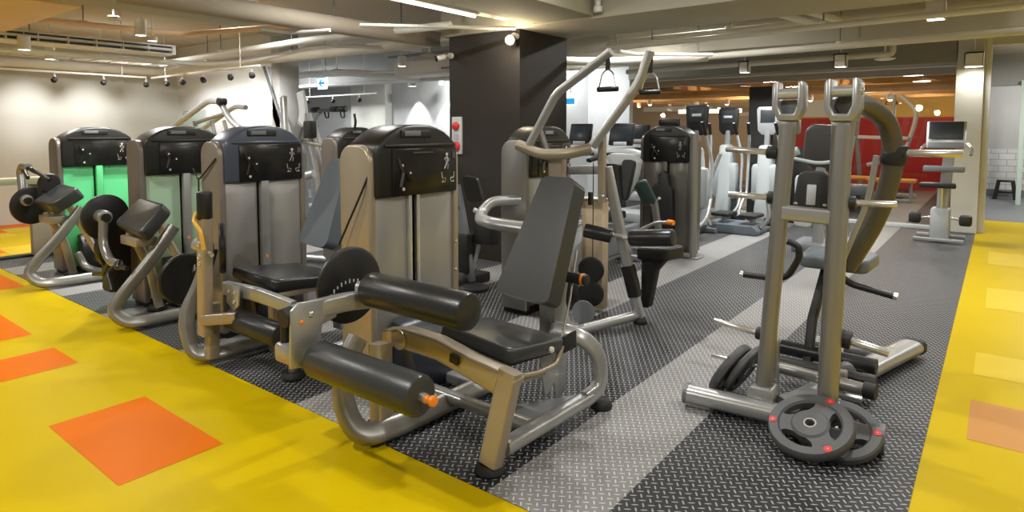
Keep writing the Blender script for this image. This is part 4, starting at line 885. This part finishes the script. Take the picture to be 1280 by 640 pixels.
T(E_, 'side_bumper', [(-3.02, 4.05, .94), (-3.22, 3.88, .93), (-3.26, 3.80, .84), (-3.20, 3.72, .80), (-3.0, 3.62, .80), (-2.50, 3.62, .79)], .045, SILVER2, fr=.09, seg=18, rb=.04, n=3)
m = MB(); m.cyl((-3.30, 3.82, .84), (-3.34, 3.80, .86), .02, LGREY); m.build('bumper_joint', E_)

# ================================================== small black machine beside the pillar
G_ = thing('hip_machine', 'small dark machine with narrow black pad beside the pillar, behind the leg curl tower', 'gym machine', (-4.0, 4.45, .004))
cushion(G_, [(-4.02, 4.40, 1.07), (-3.88, 4.46, 1.05), (-3.84, 4.50, .82), (-3.98, 4.44, .82)], -.07, CUSH, 'pad', .03)
RT(G_, 'post', [(-4.10, 4.40, .98), (-4.0, 4.42, .50), (-3.95, 4.44, .06)], .10, .06, GREYP, fr=.1, up=(0, 1, 0))
for z in (.93, .85, .77): bolt(G_, (-4.07+(.93-z)*.2, 4.365, z), (0, -1, 0), .015, BLACK)
T(G_, 'lever', [(-4.22, 4.36, .94), (-4.05, 4.36, .96)], .022, WHITE); T(G_, 'lever', [(-4.22, 4.36, .68), (-4.05, 4.36, .70)], .010, CHROME)
m = MB(); m.bb((-4.05, 4.37, .14), (-3.93, 4.5, .52), BLACKM, .02); m.bb((-3.92, 4.44, .42), (-3.70, 4.6, .66), BLACKM, .03); m.build('gearbox', G_)
m = MB(); m.bb((-4.35, 4.30, .004), (-3.95, 4.75, .10), BLACKM, .02); m.build('base_block', G_)
m = MB(); m.lathe([(0, .15), (.03, .15), (.05, .09)], (-3.86, 4.38, .004), (0, 0, 1), RUBBER); m.build('rubber_foot', G_)
T(G_, 'brace', [(-3.86, 4.5, .5), (-3.95, 4.46, .12)], .02, SILVER2)

# ================================================== tower left of the leg curl machine, further back
H_ = thing('row_machine', 'brown-sided tower with black sloping cap standing behind the leg curl tower', 'gym machine', (-5.9, 4.5, .004))
tower(H_, -5.68, 4.2, .66, side=mat('bronze_side', (.24, .205, .17)), cap=BLACK, panel=mat('white_panel', (.6, .61, .6), .4))
T(H_, 'cable_hook', [(-5.60, 4.4, 1.50), (-5.58, 4.4, 1.60), (-5.60, 4.4, 1.68)], .014, BLACK, fr=.02)
T(H_, 'bumper', [(-6.0, 4.15, 1.02), (-6.35, 4.05, .93), (-6.55, 4.05, .90)], .045, SILVER2, fr=.1)
cushion(H_, [(-6.56, 4.1, 1.14), (-6.42, 4.1, 1.10), (-6.22, 4.1, .62), (-6.42, 4.1, .60)], .10, CUSH, 'backrest', .03)
RT(H_, 'frame_post', [(-6.80, 4.3, 1.9), (-6.62, 4.2, 1.3), (-6.42, 4.18, .5), (-6.3, 4.18, .05)], .08, .06, SILVER2, fr=.2, up=(0, 1, 0))
T(H_, 'floor_tube', [(-6.6, 3.6, .06), (-6.3, 4.1, .06), (-5.7, 4.3, .06)], .04, SILVER2, fr=.1)
foot(H_, -6.6, 3.62, .05)
m = MB(); m.bb((-6.5, 4.1, .2), (-6.2, 4.3, .5), BLACKM, .03); m.build('gearbox', H_)

# ================================================== silver racks at the left rear
K_ = thing('shoulder_press_machine', 'silver tube frame rising behind the dark brown tower, before the white wall', 'gym machine', (-7.8, 3.9, .004))
T(K_, 'top_arm', [(-8.75, 3.75, 1.45), (-7.62, 3.8, 1.86), (-7.33, 3.8, 1.84), (-7.22, 3.85, 1.62), (-6.95, 3.95, 1.42)], .035, SILVER2, fr=.1)
T(K_, 'top_arm', [(-8.6, 4.1, 1.45), (-7.55, 4.1, 1.80), (-7.3, 4.1, 1.78)], .03, SILVER2, fr=.1)
T(K_, 'curved_bar', [(-8.15, 3.9, 1.60), (-7.8, 3.85, 1.64), (-7.35, 3.85, 1.70)], .026, SILVER, fr=.1)
for x in (-8.2, -7.75, -7.45): T(K_, 'hanging_link', [(x, 3.9, 1.62), (x+.08, 3.95, 1.2)], .022, SILVER)
m = MB(); m.cyl((-7.30, 3.75, 1.84), (-7.30, 3.85, 1.84), .045, BLACK, bev=.01); m.build('end_cap', K_)
for (x, y) in ((-8.7, 3.8), (-7.0, 4.0), (-7.9, 4.3)): RT(K_, 'leg', [(x, y, 1.45), (x, y, .05)], .06, .06, SILVER2); foot(K_, x, y, .05)
RT(K_, 'base_rail', [(-8.7, 3.8, .08), (-7.0, 4.0, .08)], .06, .05, SILVER2)
cushion(K_, [(-8.0, 4.05, 1.3), (-7.7, 4.05, 1.3), (-7.7, 3.95, .7), (-8.0, 3.95, .7)], .08, CUSH, 'backrest', .03)
N_ = thing('cable_station', 'white and grey slanted frame standing right of the blue-grey capped tower', 'gym machine', (-7.0, 4.9, .004))
RT(N_, 'slanted_plate', [(-7.35, 4.8, 1.25), (-7.12, 4.8, 1.72), (-7.20, 4.8, 2.0)], .14, .05, WHITE, up=(0, 1, 0), fr=.15)
RT(N_, 'slanted_plate', [(-7.38, 4.75, 1.2), (-7.15, 4.75, 1.58)], .15, .05, SILVER, up=(0, 1, 0))
RT(N_, 'upright', [(-7.05, 4.8, 1.72), (-6.9, 4.85, 1.0), (-6.95, 4.9, .05)], .08, .06, SILVER2, up=(0, 1, 0), fr=.2)
RT(N_, 'upright', [(-7.30, 4.9, 1.2), (-7.35, 4.95, .05)], .08, .06, SILVER2, up=(0, 1, 0)); T(N_, 'cross_bar', [(-7.3, 4.85, 1.36), (-6.5, 4.7, 1.30)], .03, SILVER)
m = MB(); m.bb((-7.02, 4.7, 1.40), (-6.88, 4.82, 1.62), BLACKM, .02); m.build('pulley_block', N_)
foot(N_, -6.95, 4.9, .05); foot(N_, -7.35, 4.95, .05)
O_ = thing('smith_rack', 'tall rack with a dark horizontal bar and black grips under the exit sign', 'rack', (-8.6, 6.3, .004))
T(O_, 'bar', [(-9.35, 6.1, 1.80), (-7.95, 6.1, 1.83)], .028, GREYP); 
for x in (-8.75, -8.25, -8.05): m = MB(); m.cyl((x-.08, 6.1, 1.83), (x+.08, 6.1, 1.832), .045, BLACK, bev=.01); m.build('hand_grip', O_)
for x in (-8.45, -8.05): T(O_, 'stirrup', [(x-.06, 6.1, 1.80), (x-.03, 6.1, 1.70), (x+.05, 6.1, 1.70), (x+.04, 6.1, 1.80)], .012, BLACK, fr=.03)
T(O_, 'upright', [(-8.7, 6.15, 1.80), (-8.95, 6.2, 1.68), (-8.92, 6.25, 1.4), (-8.75, 6.3, .9), (-8.7, 6.3, .05)], .04, SILVER2, fr=.15)
T(O_, 'upright', [(-9.2, 6.15, 1.80), (-9.3, 6.2, 1.6), (-9.15, 6.3, .9), (-9.1, 6.3, .05)], .04, SILVER2, fr=.15)
T(O_, 'base_rail', [(-9.2, 6.3, .06), (-8.2, 6.3, .06)], .04, SILVER2); m = MB(); m.bb((-9.1, 6.2, 1.3), (-8.95, 6.3, 1.6), BLACKM, .02); m.build('pulley_block', O_)

# ================================================== F: dark tower facing the aisle
F_ = thing('adductor_machine', 'dark olive tower facing the camera with a round post, centre right', 'gym machine', (-3.2, 7.1, .004))
tower(F_, -3.50, 7.1, .66, face='-Y', D=.30, H=1.56, side=mat('olive_grey_metal', (.16, .155, .135), .4, .5), panel=mat('smoked_panel', (.13, .125, .105), .25, .3), strip='panel', slot=.5)
T(F_, 'guard_post', [(-2.80, 7.07, .02), (-2.80, 7.07, 1.46)], .045, SILVER, seg=24); m = MB(); m.bb((-2.9, 6.98, .004), (-2.7, 7.16, .02), SILVER, .003); m.build('base_plate', F_)
m = MB(); m.prism([(-3.32, .32), (-3.32, .78), (-3.26, .86), (-3.22, .86), (-3.22, .98), (-3.16, 1.02), (-3.10, .98), (-3.08, .84), (-3.04, .8), (-3.02, .32)], (0, 7.0, 0), (1, 0, 0), (0, 0, 1), (0, .08, 0), BLACKM, .015); m.build('black_cover', F_)
m = MB(); m.bb((-3.28, 7.12, 1.55), (-3.02, 7.2, 1.64), BLACK, .02); m.build('tablet', F_)
cushion(F_, [(-3.20, 6.35, .92), (-3.05, 6.35, .98), (-2.98, 6.5, .72), (-3.15, 6.5, .68)], .06, mat('dark_green_vinyl', (.03, .055, .05), .4), 'seat_pad', .025)
T(F_, 'handle', [(-3.06, 6.5, .66), (-2.98, 6.45, .72), (-2.92, 6.40, .76)], .016, CHROME, fr=.05)
RT(F_, 'base_rail', [(-3.0, 6.62, .06), (-3.0, 7.1, .06)], .08, .07, SILVER); RT(F_, 'seat_post', [(-3.02, 6.48, .72), (-3.0, 6.68, .06)], .07, .06, SILVER, up=(0, 1, 0))
RT(F_, 'base_rail', [(-3.5, 6.95, .05), (-2.8, 6.98, .05)], .07, .05, SILVER)
foot(F_, -3.0, 6.64, .04)
# recumbent seat
S_ = thing('recumbent_bike', 'recumbent bike with light grey seat shell and tall black back pad', 'exercise bike', (-3.55, 6.2, .004))
m = MB(); m.prism([(-3.52, 1.20), (-3.44, 1.25), (-3.16, 1.24), (-3.10, 1.16), (-3.16, .9), (-3.34, .62), (-3.44, .62), (-3.36, .95), (-3.46, 1.12)], (0, 6.25, 0), (1, 0, 0), (0, 0, 1), (0, .12, 0), LGREY, .02); m.build('seat_shell', S_)
cushion(S_, [(-3.50, 6.20, 1.13), (-3.30, 6.16, 1.13), (-3.22, 6.10, .66), (-3.45, 6.14, .66)], -.08, CUSH, 'backrest', .03); cushion(S_, [(-3.28, 6.22, 1.18), (-3.13, 6.2, 1.18), (-3.20, 6.14, .74), (-3.33, 6.14, .74)], -.06, BLACKM, 'backrest', .03)
cushion(S_, [(-3.55, 5.85, .60), (-3.25, 5.85, .60), (-3.2, 6.2, .62), (-3.5, 6.2, .62)], .08, CUSH, 'seat')
m = MB(); m.prism([(5.3, .35), (5.7, .5), (6.3, .45), (6.5, .12), (5.2, .12)], (-3.5, 0, 0), (0, 1, 0), (0, 0, 1), (.2, 0, 0), GREYP, .03); m.build('body_shroud', S_)
RT(S_, 'frame_rail', [(-3.4, 5.2, .09), (-3.4, 6.5, .09)], .1, .06, SILVER2); RT(S_, 'stabilizer', [(-3.6, 5.2, .04), (-3.2, 5.2, .04)], .08, .06, SILVER2); RT(S_, 'stabilizer', [(-3.6, 6.5, .04), (-3.2, 6.5, .04)], .08, .06, SILVER2)

# ================================================== cardio row
q = thing('standing_panel', 'plain black upright panel behind the stepper', 'panel', (-2.6, 9.8, .004))
m = MB(); m.bb((-2.88, 10.82, .0), (-2.34, 10.9, 1.22), BLACKM, .03); m.build('panel', q); m = MB(); m.bb((-2.9, 10.75, 0), (-2.28, 10.98, .05), BLACKM, .01); m.build('panel_base', q)
def elliptical(x, y, s, label, white=mat('pale_grey_shell', (.36, .40, .41), .4), con='black', z=1.0):
    g = thing('elliptical_trainer', label, 'elliptical trainer', (x, y, .004), 'elliptical trainers by the far partition')
    m = MB(); m.prism([(-.24, .06), (-.26, .2), (-.20, .5), (-.12, .95), (-.05, 1.25), (.08, 1.28), (.14, 1.1), (.20, .5), (.30, .2), (.28, .06)], (x-.11, y, 0), (0, -1, 0), (0, 0, 1), (.22, 0, 0), white, .05, 3); m.build('body_shroud', g)
    m = MB(); m.bb((x-.20, y-.16, .38), (x+.20, y+.06, .98), white, .07); m.build('front_shroud', g)
    RT(g, 'mast', [(x, y-.02, 1.1), (x, y+.03, 1.5)], .08, .06, GREYP, up=(0, 1, 0))
    m = MB(); m.prism([(-.15, 1.50), (-.17, 1.83), (-.14, 1.87), (.14, 1.87), (.17, 1.83), (.15, 1.50), (.09, 1.43), (-.09, 1.43)], (x, y, 0), (1, 0, 0), (0, 0, 1), (0, .05, 0), BLACK if con == 'black' else mat('console_grey', (.24, .25, .26), .4), .015); c = m.build('console', g)
    m = MB(); m.bb((x-.11, y-.006, 1.62), (x+.11, y+.004, 1.82), BLUE, .01); m.build('screen', c)
    if con == 'black': m = MB(); m.bb((x-.07, y-.012, 1.70), (x+.07, y-.004, 1.74), LGREY, .004); m.build('screen_strip', c)
    for sx in (-1, 1):
        T(g, 'handle_arm', [(x+sx*.20, y-.30, 1.62), (x+sx*.22, y-.16, 1.36), (x+sx*.26, y-.05, 1.05), (x+sx*.26, y-.10, .55)], .022, LGREY, fr=.1)
        T(g, 'hand_grip', [(x+sx*.20, y-.30, 1.62), (x+sx*.215, y-.20, 1.44)], .027, BLACK)
        T(g, 'link_arm', [(x+sx*.26, y-.08, .55), (x+sx*.30, y-.3, .30), (x+sx*.24, y-.55, .16)], .024, SILVER2, fr=.12)
        m = MB(); m.bb((x+sx*.22-.075, y-.58, .16), (x+sx*.22+.075, y-.28, .20), BLACKM, .015); m.build('pedal', g)
    RT(g, 'base_rail', [(x-.24, y+.22, .045), (x+.24, y+.22, .045)], .08, .07, GREYP); RT(g, 'base_rail', [(x, y-.58, .05), (x, y+.22, .05)], .1, .07, GREYP); RT(g, 'base_rail', [(x-.26, y-.56, .045), (x+.26, y-.56, .045)], .08, .07, GREYP)
    return g
elliptical(-3.44, 8.75, 1, 'elliptical trainer partly behind the dark olive tower, leftmost of the three')
elliptical(-3.52, 10.3, 1, 'elliptical trainer with black console before the black pillar, middle of the three')
elliptical(-2.87, 10.2, 1, 'elliptical trainer with pale grey console, rightmost, behind the plate rig', con='grey')
st = thing('stepper', 'low stepper platform with blue-grey foot block and bent silver side bars', 'stepper', (-3.0, 9.4, .004))
m = MB(); m.prism([(-.36, 0), (-.38, .05), (-.30, .14), (.26, .14), (.34, .06), (.32, 0)], (-2.98, 9.05, .006), (1, 0, 0), (0, 0, 1), (0, .55, 0), mat('blue_grey_plastic', (.14, .165, .195), .5), .02); m.build('base_block', st)
T(st, 'side_bar', [(-3.30, 9.35, 1.15), (-3.44, 9.3, .72), (-3.50, 9.25, .25), (-3.36, 9.2, .08)], .03, SILVER2, fr=.15)
T(st, 'side_bar', [(-2.62, 9.35, .60), (-2.55, 9.3, .25), (-2.66, 9.25, .10)], .028, SILVER2, fr=.1)
for x in (-3.2, -2.8): m = MB(); m.bb((x-.14, 9.1, .24), (x+.12, 9.5, .29), BLACKM, .02); m.bb((x-.03, 9.25, .14), (x+.03, 9.35, .25), LGREY, .01); m.build('pedal', st)

def treadmill(x, y, label, tilt=0):
    g = thing('treadmill', label, 'treadmill', (x, y, .004), 'treadmills right of the pillar')
    m = MB(); m.bb((x-.38, y-1.5, .01), (x+.38, y+.1, .16), GREYP, .03); m.build('deck', g)
    m = MB(); m.bb((x-.26, y-1.48, .16), (x+.26, y-.2, .168), BLACKM); m.build('belt', g)
    m = MB(); m.bb((x-.36, y-.2, .12), (x+.36, y+.28, .30), LGREY, .05); m.build('motor_cover', g)
    for sx in (-1, 1):
        RT(g, 'upright', [(x+sx*.34, y+.05, .2), (x+sx*.34, y-.1, 1.15)], .08, .05, LGREY, up=(0, 1, 0)); T(g, 'handrail', [(x+sx*.34, y-.08, 1.1), (x+sx*.34, y-.45, 1.05)], .028, BLACK)
    m = MB(); m.prism([(-.36, 1.10), (-.36, 1.18), (-.15, 1.24), (.15, 1.24), (.36, 1.18), (.36, 1.10)], (x, y-.16, 0), (1, 0, 0), (0, 0, 1), (0, .14, 0), WHITE, .02); m.build('dashboard', g)
    m = MB(); m.tube([(x-.3, y-.2, 1.14), (x, y-.34, 1.17), (x+.3, y-.2, 1.14)], .024, BLACK, fr=.15); m.build('front_handle', g)
    m = MB(); m.box((x, y-.1, 1.44), (.40, .05, .34), BLACK, .02, rot=(-14, 0, 0)); c = m.build('console', g)
    m = MB(); m.box((x, y-.128, 1.45), (.34, .008, .22), BLUE, .003, rot=(-14, 0, 0)); m.build('screen', c)
    m = MB(); m.box((x, y-.15, 1.305), (.22, .03, .06), LGREY, .01, rot=(-14, 0, 0)); m.build('key_panel', c)
    return g
treadmill(-4.42, 8.45, 'treadmill with a tilted black console, nearest the dark olive tower')
treadmill(-5.22, 8.6, 'treadmill partly hidden by the right edge of the brown pillar')
treadmill(-5.38, 11.0, 'treadmill standing behind the other two, before the white wall')

# far bike by the pier
K2 = thing('upright_bike', 'upright bike with framed grey console, standing before the pale pier at right', 'exercise bike', (-.6, 10.3, .004))
m = MB(); m.box((-.565, 10.18, 1.44), (.44, .04, .38), mat('console_frame', (.6, .62, .62), .3, .6), .03, rot=(-16, 0, 0)); c = m.build('console', K2)
m = MB(); m.box((-.565, 10.145, 1.50), (.38, .02, .24), BLUE, .005, rot=(-16, 0, 0)); m.build('screen', c)
m = MB(); m.box((-.565, 10.10, 1.30), (.40, .05, .09), GREYP, .02, rot=(-16, 0, 0)); m.build('key_panel', c)
for sx in (-1, 1): T(K2, 'handlebar', [(-.555+sx*.20, 10.18, 1.34), (-.555+sx*.28, 10.1, 1.26), (-.555+sx*.27, 10.0, 1.18)], .02, CHROME, fr=.05)
RT(K2, 'mast', [(-.52, 10.22, 1.34), (-.54, 10.22, .9), (-.58, 10.22, .45)], .13, .10, SILVER2, up=(0, 1, 0), fr=.1)
m = MB(); m.bb((-.80, 10.02, .95), (-.34, 10.12, 1.03), GREYP, .02); m.build('shelf_bar', K2)
cushion(K2, [(-.84, 9.95, .80), (-.42, 9.95, .80), (-.44, 10.2, .80), (-.82, 10.2, .80)], .06, BLACK, 'seat', .02)
RT(K2, 'seat_post', [(-.60, 10.1, .75), (-.60, 10.15, .3)], .07, .07, CHROME, up=(0, 1, 0))
m = MB(); m.bb((-.70, 10.05, .04), (-.48, 10.35, .46), LGREY, .03); m.build('body_shroud', K2)
for sx in (-1, 1):
    T(K2, 'crank', [(-.59+sx*.10, 10.1, .34), (-.59+sx*.24, 10.08, .32)], .014, CHROME)
    m = MB(); m.bb((-.59+sx*.28-.07, 10.0, .25), (-.59+sx*.28+.07, 10.16, .39), BLACKM, .03); m.build('pedal', K2)
for y in (10.05, 10.5): RT(K2, 'stabilizer', [(-.88, y, .04), (-.32, y, .04)], .06, .05, SILVER2)
RT(K2, 'base_rail', [(-.59, 10.05, .05), (-.59, 10.5, .05)], .08, .05, SILVER2)
# dark upright console machine behind the rig
K3 = thing('arm_ergometer', 'dark console machine with pale arm seen between the rig uprights', 'exercise machine', (-1.75, 8.4, .004))
m = MB(); m.prism([(-.22, 1.15), (-.20, 1.50), (-.12, 1.58), (.20, 1.56), (.26, 1.46), (.26, 1.12), (.1, 1.0), (-.12, 1.02)], (-1.72, 8.4, 0), (1, 0, 0), (0, 0, 1), (0, .12, 0), mat('charcoal_shell', (.035, .032, .028), .5), .04, 3); m.build('console', K3)
T(K3, 'pale_arm', [(-2.25, 8.1, 1.22), (-2.05, 8.05, 1.20), (-1.9, 8.05, 1.26)], .05, mat('pale_blue_plastic', (.40, .48, .50), .4), fr=.1)
RT(K3, 'mast', [(-1.72, 8.45, 1.1), (-1.74, 8.45, .1)], .12, .10, SILVER2, up=(0, 1, 0)); T(K3, 'handlebar', [(-2.0, 8.3, 1.15), (-1.72, 8.25, 1.1), (-1.45, 8.3, 1.15)], .022, LGREY, fr=.1)
m = MB(); m.bb((-2.0, 8.2, .01), (-1.5, 8.8, .12), GREYP, .03); m.build('base_block', K3); m = MB(); m.bb((-2.0, 8.3, .3), (-1.8, 8.5, .95), WHITE, .05); m.build('side_shroud', K3)

# red room equipment
Q = thing('suspension_trainer', 'silver frame with two hanging triangle handles in front of the red wall', 'gym machine', (-2.3, 16.5, .004))
for x in (-2.55, -1.95):
    m = MB(); m.tube([(x, 16.4, 2.35), (x-.12, 16.4, 2.08), (x+.12, 16.4, 2.08), (x, 16.4, 2.35)], .022, BLACK, seg=8); m.build('triangle_handle', Q)
T(Q, 'arm', [(-1.95, 16.4, 2.45), (-1.45, 16.4, 1.95), (-1.5, 16.45, 1.6), (-1.7, 16.5, .9), (-2.4, 16.5, .7)], .05, LGREY, fr=.3); T(Q, 'arm', [(-2.55, 16.4, 2.45), (-2.65, 16.5, 1.4), (-2.5, 16.5, .06)], .05, GREYP, fr=.2)
RT(Q, 'base_rail', [(-2.7, 16.3, .06), (-1.4, 16.3, .06)], .1, .1, SILVER2); RT(Q, 'cross_bar', [(-2.6, 16.4, 1.35), (-1.6, 16.4, 1.32)], .08, .08, LGREY); RT(Q, 'upright', [(-1.9, 16.4, 2.4), (-1.9, 16.4, .06)], .08, .08, GREYP, up=(0, 1, 0))
for k, (x, y, lb) in enumerate(((-1.75, 15.2, 'orange flat bench on the right, in the red room'), (-2.55, 15.6, 'orange flat bench on the left, in the red room'))):
    q = thing('flat_bench', lb, 'bench', (x, y, .004))
    m = MB(); m.bb((x-.45, y-.15, .42), (x+.45, y+.15, .50), mat('orange_vinyl_pad', (.75, .34, .06), .4), .03); m.build('bench_pad', q)
    for sx in (-1, 1): RT(q, 'leg', [(x+sx*.35, y, .42), (x+sx*.35, y, .02)], .06, .06, SILVER2, up=(0, 1, 0))
    RT(q, 'base_rail', [(x-.4, y, .05), (x+.4, y, .05)], .05, .05, SILVER2)
q = thing('weight_bench_machine', 'low dark bench machine with blue-grey parts beyond the glass', 'gym machine', (-2.2, 13.2, .004))
m = MB(); m.bb((-2.7, 12.9, .3), (-1.8, 13.3, .5), GREYP, .05); m.build('seat', q); m = MB(); m.bb((-2.6, 13.1, .02), (-2.0, 13.3, .3), NAVY, .04); m.build('pedestal', q); RT(q, 'upright', [(-2.2, 13.3, 1.4), (-2.3, 13.2, .1)], .1, .1, LGREY, up=(0, 1, 0)); T(q, 'arm', [(-2.2, 13.3, 1.3), (-2.6, 13.0, 1.2), (-2.7, 12.8, .9)], .04, LGREY, fr=.1)
BU = [(-8.2, 15.6, 2.12), (-7.5, 14.6, 2.1), (-7.9, 15.9, 2.15), (-7.1, 14.9, 2.15), (-5.2, 15.1, 2.12), (-1.75, 14.5, 2.1), (-3.3, 14.9, 2.15), (-6.3, 16, 2.12)]
pos = ['far left', 'second from left', 'third from left', 'fourth from left', 'above the middle elliptical', 'glaring above the red wall', 'between the rig yokes', 'above the tan wall strip']
for (x, y, z), lb in zip(BU, pos):
    g = thing('pendant_lamp', 'small glowing lamp under the timber slats, '+lb, 'ceiling lamp', (x, y, z), 'lamps under the timber ceiling')
    m = MB(); m.lathe([(0, .05), (.03, .06), (.10, .06), (.12, .05)], (x, y, z), (0, 0, 1), LAMPH, 16); m.cyl((x, y, z+.1), (x, y, 2.3), .01, LAMPH, seg=8); m.build('housing', g)
    m = MB(); m.lathe([(-.02, .02), (-.01, .035), (.0, .04), (.01, .035)], (x, y, z), (0, 0, 1), emis('pendant_glow', (1, .85, .6), 14.), 16); m.build('bulb', g)
for (x, y, p) in [(-8, 15, 50), (-5, 15.5, 50), (-2.2, 15.0, 40), (-1.3, 16.8, 26)]:
    l = bpy.data.lights.new('pendant_light', 'POINT'); l.energy = p; l.color = (1, .80, .52); l.shadow_soft_size = .06
    o = bpy.data.objects.new('pendant_light', l); COL.objects.link(o); o.location = (x, y, 1.95)
g = thing('linear_lamp', 'long pale linear lamp in the timber room, left of the elliptical console', 'ceiling lamp', (-6.6, 17.5, 1.98))
m = MB(); m.bb((-7.4, 17.4, 1.98), (-5.6, 17.5, 2.10), emis('linear_glow', (1, .93, .8), 1.3), .01); m.build('lamp_body', g)
for x in (-7.2, -5.4): m = MB(); m.cyl((x, 17.45, 2.1), (x, 17.45, 2.3), .01, LAMPH, seg=6); m.build('stem', g)
for (x, y, p) in [(-7.8, 10.3, 120), (-11.5, 7.0, 170), (-8.4, 8.9, 130), (-3.5, 13.2, 30), (-1.2, 13.2, 30), (.9, 14.0, 200), (.6, 16.9, 60), (-4.6, 7.9, 45), (-10.5, 4.0, 50), (-6.5, 10.5, 60)]:
    area('fill_light', (x, y, 2.9 if y < 12 or x > 0 else 2.42), .3, p, COOL if x < -6 and y > 5 else NEUT)  # fill lights without fixtures, added to brighten alcove, passage and back areas

# ------------------------------------------------------------------ world, camera
W = bpy.data.worlds.new('World'); SC.world = W; W.use_nodes = True
W.node_tree.nodes['Background'].inputs[0].default_value = (.97, .98, 1, 1); W.node_tree.nodes['Background'].inputs[1].default_value = .22
cam = bpy.data.cameras.new('Camera'); co = bpy.data.objects.new('Camera', cam); COL.objects.link(co); SC.camera = co
f_ = 785.; p_ = math.atan(51/f_); a_ = R(37.8)
Fw = V((-math.sin(a_)*math.cos(p_), math.cos(a_)*math.cos(p_), -math.sin(p_))); Rt = V((math.cos(a_), math.sin(a_), 0)); Up = Rt.cross(Fw)
co.matrix_world = Matrix((( Rt.x, Up.x, -Fw.x, 0), (Rt.y, Up.y, -Fw.y, 0), (Rt.z, Up.z, -Fw.z, 1.5), (0, 0, 0, 1)))
cam.sensor_fit = 'HORIZONTAL'; cam.sensor_width = 36; cam.lens = f_/1280*36; cam.shift_y = -106/1280; cam.clip_start = .05; cam.clip_end = 100
SC.view_settings.view_transform = 'Standard'; SC.view_settings.look = 'None'; SC.view_settings.gamma = 1; SC.view_settings.use_curve_mapping = False
SC.view_settings.exposure = 0.
